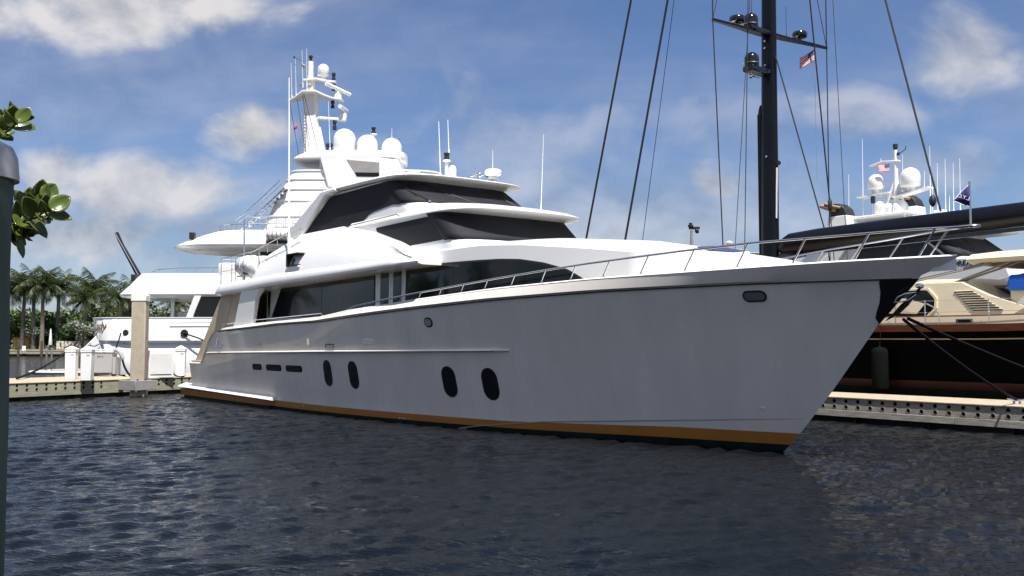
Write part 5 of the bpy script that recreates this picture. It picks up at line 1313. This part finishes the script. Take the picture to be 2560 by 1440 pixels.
def leaf_cloud(b, c, rad, n, size, rnd, mi=(0,), flat=.75):
    """leaf clumps spread through lobes of a crown"""
    lobes = [(Vector((rnd.gauss(0, .45) * rad[0], rnd.gauss(0, .45) * rad[1], rnd.gauss(.05, .38) * rad[2])), rnd.uniform(.35, .6)) for _ in range(11)]
    for _ in range(n):
        lc, lr = rnd.choice(lobes)
        d = Vector((rnd.gauss(0, 1), rnd.gauss(0, 1), rnd.gauss(0, 1))).normalized() * (rnd.random() ** .35) * lr
        p = Vector(c) + lc + Vector((d.x * rad[0], d.y * rad[1], d.z * rad[2]))
        if p.z < .2: p.z = .2 + rnd.random() * .5
        nn = (d.normalized() + Vector((rnd.gauss(0, .6), rnd.gauss(0, .6), rnd.gauss(.3, .6)))).normalized()
        u = nn.orthogonal().normalized(); w = nn.cross(u); a = rnd.uniform(0, 6.28); u, w = u * math.cos(a) + w * math.sin(a), w * math.cos(a) - u * math.sin(a)
        s = size * rnd.uniform(.6, 1.4)
        b.add([p - u * s, p - w * s * .5, p + u * s, p + w * s * .5], [(0, 1, 2, 3)], rnd.choice(mi))
def make_tree(seed, label, H, rad, mats, n=1500, size=.36, name='broadleaf_tree', cat='tree', group='trees on the far bank'):
    rnd = random.Random(seed); t = thing(name, label, cat, (0, 0, 0), 0, group)
    b = MB(); b.tube([(0, 0, -.3), (.1, 0, H * .3), (.2, .1, H * .6)], [.3, .22, .1], 8)
    for k in range(5):
        a = k * 1.3; b.tube([(.1, 0, H * .3), (rad[0] * .3 * math.cos(a), rad[1] * .3 * math.sin(a), H * .5), (rad[0] * .6 * math.cos(a), rad[1] * .6 * math.sin(a), H * .7)], [.13, .08, .03], 6)
    b.build('trunk', 'bark', t)
    b = MB(); leaf_cloud(b, (0, 0, H - rad[2]), rad, n, size, rnd, tuple(range(len(mats)))); b.build('crown', mats, t, smooth=0, fix=False)
    return t
TREES = [('mid', make_tree(1, 'rounded green tree behind the leftmost palm trunk', 7.2, (4.2, 3.5, 3.2), ['leafmid', 'leafdark', 'leaflite'])),
         ('lite', make_tree(2, 'yellow-green tree between the palm clumps', 8.0, (4.4, 3.5, 3.0), ['leaflite', 'leafmid', 'leafmid'])),
         ('dark', make_tree(4, 'dark green tree between the third and fourth palm trunks', 6.2, (4.0, 3.5, 3.0), ['leafdark', 'leafmid', 'leafdark']))]
TREES[0][1].location = (shore_x(62, 182), 182, 1); TREES[1][1].location = (shore_x(185, 186), 186, 1); TREES[2][1].location = (shore_x(128, 178), 178, 1)
for i, px, Yd, s, lab in ((0, 112, 188, 1.05, 'rounded green tree behind the third palm trunk'), (1, 240, 184, .95, 'yellow-green tree under the right-hand palms'), (2, 265, 180, .9, 'dark green tree left of the white stern'), (0, 300, 186, 1.15, 'rounded green tree beside the white canopy post'),
                           (1, 330, 190, 1.2, 'yellow-green tree at the edge of the white canopy'), (2, 395, 182, 1.0, 'dark green tree seen under the white aft canopy'), (0, 440, 186, 1.0, 'rounded green tree seen through the white aft deck opening'), (1, 85, 184, .9, 'yellow-green tree between the two leftmost palm trunks'),
                           (0, 215, 190, 1.1, 'rounded green tree between the palm clumps, farther back'), (2, 170, 176, .62, 'small dark tree above the pale garden wall'), (0, 25, 180, 1.1, 'rounded green tree behind the foreground pile')):
    copy_tree(TREES[i][1], lab, (shore_x(px, Yd), Yd, 1), px * .37, s * 1.12)
sb = make_tree(9, 'silver-leaved bush left of the white stern', 5.0, (2.9, 2.4, 1.9), ['leafgrey', 'leafgrey', 'leafmid'], 900, .26, 'silver_bush', 'bush', 'silver bushes on the far bank')
sb.location = (shore_x(207, 172), 172, 1.6)
copy_tree(sb, 'silver-leaved bush between the third palm trunk and its left neighbour', (shore_x(100, 173), 173, 1.2), 1.9, .82)
copy_tree(sb, 'silver-leaved bush right of the fourth palm trunk, higher up', (shore_x(152, 176), 176, 2.4), 3.1, .6)
b = MB(); rnd = random.Random(21)
for i in range(150):
    x = -200 + i * 3.1 + rnd.uniform(-1, 1); h = rnd.uniform(6.0, 8.5)
    leaf_cloud(b, (x, 196 + rnd.uniform(-2, 6), 1 + h * .5), (3.2, 2.5, h * .52), 230, .48, rnd, (0, 1, 2))
o = b.build('tree_belt', ['leafmid', 'leafdark', 'leaflite'], None, smooth=0, fix=False); o['kind'] = 'stuff'; o['label'] = 'dense belt of mixed green trees behind the far bank'; o['category'] = 'trees'
b = MB()
for i in range(70):
    x = -150 + i * 1.5 + rnd.uniform(-.5, .5); leaf_cloud(b, (x, 170.5 + rnd.uniform(-.6, 2), 1.2), (1.0, .8, .75), 60, .2, rnd, (0, 1, 2), 1)
o = b.build('undergrowth', ['leafmid', 'leafdark', 'leaflite'], None, smooth=0, fix=False); o['kind'] = 'stuff'; o['label'] = 'low green undergrowth along the far seawall'; o['category'] = 'undergrowth'
# things on the bank
h = thing('garden_house', 'small ochre-walled house glimpsed beside the foreground pile', 'house', (shore_x(40), 175, 1), 0)
b = MB(); b.box(-2, 1.6, 0, 3, 0, 2.3); b.build('wall', 'orange', h)
b = MB(); b.add([(-2.4, -.4, 2.3), (2, -.4, 2.3), (2, 3.4, 2.3), (-2.4, 3.4, 2.3), (-.2, 1.5, 3.2)], [(3, 2, 1, 0), (0, 1, 4), (1, 2, 4), (2, 3, 4), (3, 0, 4)]); b.build('roof', 'varnish', h)
gw = thing('garden_wall', 'pale garden wall on the far bank between the two dark dock posts', 'wall', (shore_x(178), 173, .9), 0)
for k in range(5):
    b = MB(); b.box(-3.0 + k * 1.5, -3.0 + (k + 1) * 1.5 - .03, 0, .2, 0, 1.7); b.build('panel', 'stucco', gw)
um = thing('closed_parasol', 'closed white parasol standing among shrubs on the far bank', 'parasol', (shore_x(138), 170.5, .95), 0)
b = MB(); b.lathe([(.3, .9), (.36, 1.0), (.24, 2.2), (.12, 3.6), (.02, 3.9)], (0, 0, 0), 10); b.build('folded_canopy', 'white2', um)
b = MB(); b.tube([(0, 0, 0), (0, 0, 1.0)], .06, 6); b.build('pole', 'bark', um)
fdk = thing('far_jetty', 'low timber jetty with dark posts along the far bank', 'jetty', (shore_x(95), 166.6, 0), 0)
b = MB(); b.box(-7, 7, -.6, .9, .45, .62); b.build('jetty_deck', 'wood', fdk)
for x in (-4.5, -.2, 3.8):
    b = MB(); b.lathe([(.22, -2), (.2, 2.6), (.05, 2.7)], (x, -.7, 0), 8); b.build('jetty_post', 'bark', fdk)
bo = thing('garden_chair', 'white garden chair on the far jetty', 'chair', (shore_x(96.5), 166.9, .62), 0)
b = MB(); b.box(-.3, .3, -.3, .3, .35, .42); b.build('seat', 'white2', bo)
b = MB(); b.box(-.3, .3, .25, .32, .42, 1.15); b.build('backrest', 'white2', bo)
for x, y in ((-.27, -.27), (.27, -.27), (-.27, .27), (.27, .27)):
    b = MB(); b.box(x - .03, x + .03, y - .03, y + .03, 0, .35); b.build('leg', 'white2', bo)
hw = thing('bank_house', 'pale house with white roof seen through the white aft deck', 'house', (shore_x(462), 177, 1), 0)
b = MB(); b.box(-3, 4, 0, 4, 0, 4.2); b.build('wall', 'stucco', hw)
b = MB(); b.box(-3.5, 4.5, -.6, 4.6, 4.2, 4.5); b.build('roof', 'roofw', hw)
for k in range(3):
    b = MB(); b.box(-2.4 + k * 2.2, -1.0 + k * 2.2, -.02, .05, 2.6, 3.6); b.build('window', 'glass', hw)
# hotel tower far behind the bow
ht = thing('hotel_block', 'cream hotel block with lantern tower far behind the foredeck', 'building', (0, 270, 1), 0)
sx = lambda px: (px - 1280) / 2400 * 270
zz = lambda py: 1.5 + (854 - py) * 270 / 2400
b = MB(); b.box(sx(1855), sx(1990), 0, 18, 0, zz(632)); b.build('wing', 'stucco', ht)
b = MB(); b.box(sx(1822), sx(1856), -.5, 12, 0, zz(622)); b.build('stair_tower', 'stucco', ht)
b = MB(); b.box(sx(1853), sx(1992), -.4, 18.3, zz(632), zz(630)); b.build('parapet', 'roofw', ht)
b = MB(); b.lathe([(.9, zz(622)), (.8, zz(612)), (1.5, zz(610)), (1.5, zz(609)), (.7, zz(608.5)), (.7, zz(603)), (1.2, zz(602)), (.05, zz(597))], (sx(1834), 4, 0), 10); b.build('lantern', 'roofw', ht)
wm = None
for r in range(4):
    for c in range(11):
        if wm is None: b = MB(); b.box(-.35, .35, -.05, .1, -.75, .75); wm = b.build('window', 'glass', ht); o = wm
        else: o = linkcopy(wm, ht)
        o.location = (sx(1863) + c * 1.15, -.03, zz(640) - r * 2.6)
# signal mast in the basin beyond the foredeck
sg = thing('signal_mast', 'slim steel signal mast with black lamps beyond the foredeck', 'mast', ((1731 - 1280) / 2400 * 90, 90, 0), 0)
z9 = lambda py: 2.5 + (854 - py) * 90 / 2400
b = MB(); b.tube([(0, 0, -1), (0, 0, z9(575))], .13, 8); b.tube([(-.3, 0, -1), (-.05, 0, z9(580))], .05, 6); b.build('pole', 'greyd', sg)
b = MB(); b.lathe([(.18, 0), (.18, .2), (.26, .22), (.26, .4), (.16, .42), (.16, .6), (.02, .62)], (-.08, 0, z9(572)), 10); b.build('top_lamp', 'rubber', sg)
b = MB(); b.box(.1, .75, -.2, .2, z9(572), z9(566)); b.lathe([(.02, -.2), (.22, -.1), (.25, .15), (.02, .2)], (.5, 0, z9(576)), 10, ax='x'); b.build('side_lamp', 'rubber', sg)
for s in (-1, 1):
    b = MB(); b.tube([(0, 0, z9(585)), (s * 1.8, 0, 4)], .012, 4); b.build('guy_wire', 'steel', sg)

b = MB(); b.box(-260, -66, -60, 112, -2.5, .9); structure(b.build('west_bank_ground', 'sand', bevel=.1))
b = MB(); rnd = random.Random(33)
for i in range(30):
    y = -50 + i * 5.4 + rnd.uniform(-1.5, 1.5); h = rnd.uniform(3, 7)
    leaf_cloud(b, (-72 + rnd.uniform(-3, 2), y, .9 + h * .5), (2.6, 3.0, h * .52), 200, .42, rnd, (0, 1, 2))
for i in range(11):
    y = -30 + i * 12 + rnd.uniform(-3, 3); x = -69 + rnd.uniform(-2, 2); H = rnd.uniform(8, 11)
    b.tube([(x, y, .8), (x + .3, y, H * .5), (x + .4, y + .3, H)], [.35, .28, .2], 7, mi=3)
    for k in range(18): frond(b, (x + .4, y + .3, H), k * 2.4, R(80 - 110 * k / 18), rnd.uniform(3.6, 4.8), rnd, .9)
o = b.build('west_bank_greenery', ['leafmid', 'leafdark', 'leaflite', 'trunk'], None, smooth=0, fix=False); o['kind'] = 'stuff'; o['label'] = 'palms and shrubs massed along the west bank'; o['category'] = 'trees'
# ------------------------------------------------------------------ near quay, pile and shrub at the left edge
b = MB(); b.box(-14, 14, -30, 3.6, -2.5, .95); b.box(-30, -5.9, 3.6, 9.5, -2.5, .95); structure(b.build('quay', 'wallc', bevel=.03))
fp = thing('dock_pile', 'dark green weathered timber pile with grey cap at the left edge of view', 'pile', (-2.35, 4.1, 0), 0)
b = MB(); rnd = random.Random(5); rings = []
for i in range(26):
    z = -2.5 + i * (5.75 / 25); rings.append([((.185 + .006 * math.sin(5 * a + z * 3) + rnd.uniform(-.002, .002)) * math.cos(a), (.185 + .006 * math.sin(5 * a + z * 3)) * math.sin(a), z) for a in [2 * math.pi * k / 36 for k in range(36)]])
b.loft(rings); b.build('pile_shaft', 'pile', fp, smooth=60)
b = MB(); b.lathe([(.19, 3.20), (.206, 3.20), (.205, 3.225), (.198, 3.30), (.178, 3.345), (.12, 3.375), (.05, 3.39), (.002, 3.395)], (0, 0, 0), 36); b.build('pile_cap', 'pilecap', fp, smooth=35)

SHR = Vector((-6.2, 6.9, .95))
sh = thing('clusia_shrub', 'shrub with thick round glossy leaves reaching out behind the foreground pile', 'shrub', SHR, 0)
def leaf_mesh():
    b = MB(); n = 8; L = .15
    top, = [[]]
    for i in range(n + 1):
        u = i / n; w = .058 * (math.sin(math.pi * u ** .78) ** .62) if 0 < u < 1 else .004
        c = -.012 * math.sin(math.pi * u)
        top.append([(u * L, -w, c * .2 + .010 * (w / .04)), (u * L, -w * .5, c + .002), (u * L, 0, c), (u * L, w * .5, c + .002), (u * L, w, c * .2 + .010 * (w / .04))])
    b.patch(top)
    return b.build('leaf', 'clusia', sh, smooth=60, solid=.0035)
LEAF = leaf_mesh(); first = [True]; rnd = random.Random(12)
def put_leaf(p, d, up, s):
    x = Vector(d).normalized(); y = Vector(up).cross(x).normalized(); z = x.cross(y)
    o = LEAF if first[0] else linkcopy(LEAF, sh); first[0] = False
    m = Matrix((x, y, z)).transposed().to_4x4(); m.translation = Vector(p) - SHR
    o.matrix_local = m @ Matrix.Scale(s, 4)
def at(px, py, Yd): return Vector(((px - 1280) / 2400 * Yd, Yd, 2.5 + (854 - py) / 2400 * Yd))
def sprig(pts, nl, s, droop, spread=1.0):
    P = [Vector(p) for p in pts]
    b = MB(); b.tube([p - SHR for p in P], [.014 - .008 * i / (len(P) - 1) for i in range(len(P))], 6); b.build('branch', 'bark', sh)
    for i in range(nl):
        u = 1 - (i / nl) * .95; k = min(len(P) - 2, int(u * (len(P) - 1))); q = P[k].lerp(P[k + 1], u * (len(P) - 1) - k)
        t = (P[k + 1] - P[k]).normalized(); a = i * 2.4 + rnd.uniform(-.3, .3)
        n1 = t.orthogonal().normalized(); n2 = t.cross(n1)
        d = (n1 * math.cos(a) + n2 * math.sin(a)) * spread + t * (.75 if u > .8 else .45) + Vector((0, 0, droop))
        put_leaf(q, d, t + Vector((rnd.gauss(0, .3), rnd.gauss(0, .3), .4)), s * rnd.uniform(.85, 1.15))
sprig([SHR, SHR + Vector((.3, -.05, 1.2)), at(-420, 420, 6.5), at(-190, 400, 6.4), at(-40, 350, 6.4), at(12, 318, 6.35), at(30, 300, 6.3)], 18, .95, .12)
sprig([at(-190, 400, 6.4), at(-60, 500, 6.4), at(20, 560, 6.4), at(75, 545, 6.35), at(118, 522, 6.3)], 24, 1.0, .02)
sprig([at(-60, 500, 6.4), at(10, 585, 6.5), at(45, 590, 6.5), at(62, 574, 6.5)], 16, .95, -.12)
sprig([at(-420, 420, 6.5), at(-260, 300, 6.6), at(-150, 260, 6.6)], 16, 1.0, .1)
sprig([at(20, 560, 6.4), at(60, 520, 6.6), at(100, 500, 6.6)], 18, 1.0, .1)
sprig([at(-40, 350, 6.4), at(0, 310, 6.5), at(20, 288, 6.5)], 10, .9, .15)

for (a, c, d) in (((-520, 700), (-420, 600), (-300, 540)), ((-420, 420), (-380, 300), (-330, 220)), ((-620, 640), (-560, 480), (-520, 330)), ((-520, 700), (-640, 620), (-720, 500)), ((-260, 300), (-240, 220), (-170, 170)), ((-420, 600), (-330, 640), (-240, 650)), ((-560, 480), (-470, 470), (-400, 520))):
    sprig([at(*a, 6.7), at(*c, 6.6 + rnd.uniform(-.25, .25)), at(*d, 6.6 + rnd.uniform(-.4, .4))], 14, 1.0, .08)
sprig([SHR, SHR + Vector((-.1, .1, 1.0)), at(-620, 640, 6.8)], 4, 1.0, .1)

# an unseen tree added behind the viewer to shade the near pile
tt = thing('added_shade_tree', 'unseen tree added behind the viewer to shade the foreground pile', 'tree', (-2.6, -1.2, .95), 0)
b = MB(); b.tube([(0, 0, -.2), (.05, .05, 2.5), (.6, .4, 5.2), (1.2, 1.0, 7)], [.22, .18, .13, .06], 10); b.tube([(.05, .05, 2.5), (-.8, .9, 5), (-1.0, 1.6, 6.5)], [.14, .1, .05], 8); b.build('trunk', 'bark', tt)
b = MB(); leaf_cloud(b, (1.6, 2.1, 7.0), (2.4, 2.0, 1.0), 2600, .13, random.Random(3), (0, 1)); b.build('crown', ['leafdark', 'leafmid'], tt, smooth=0, fix=False)
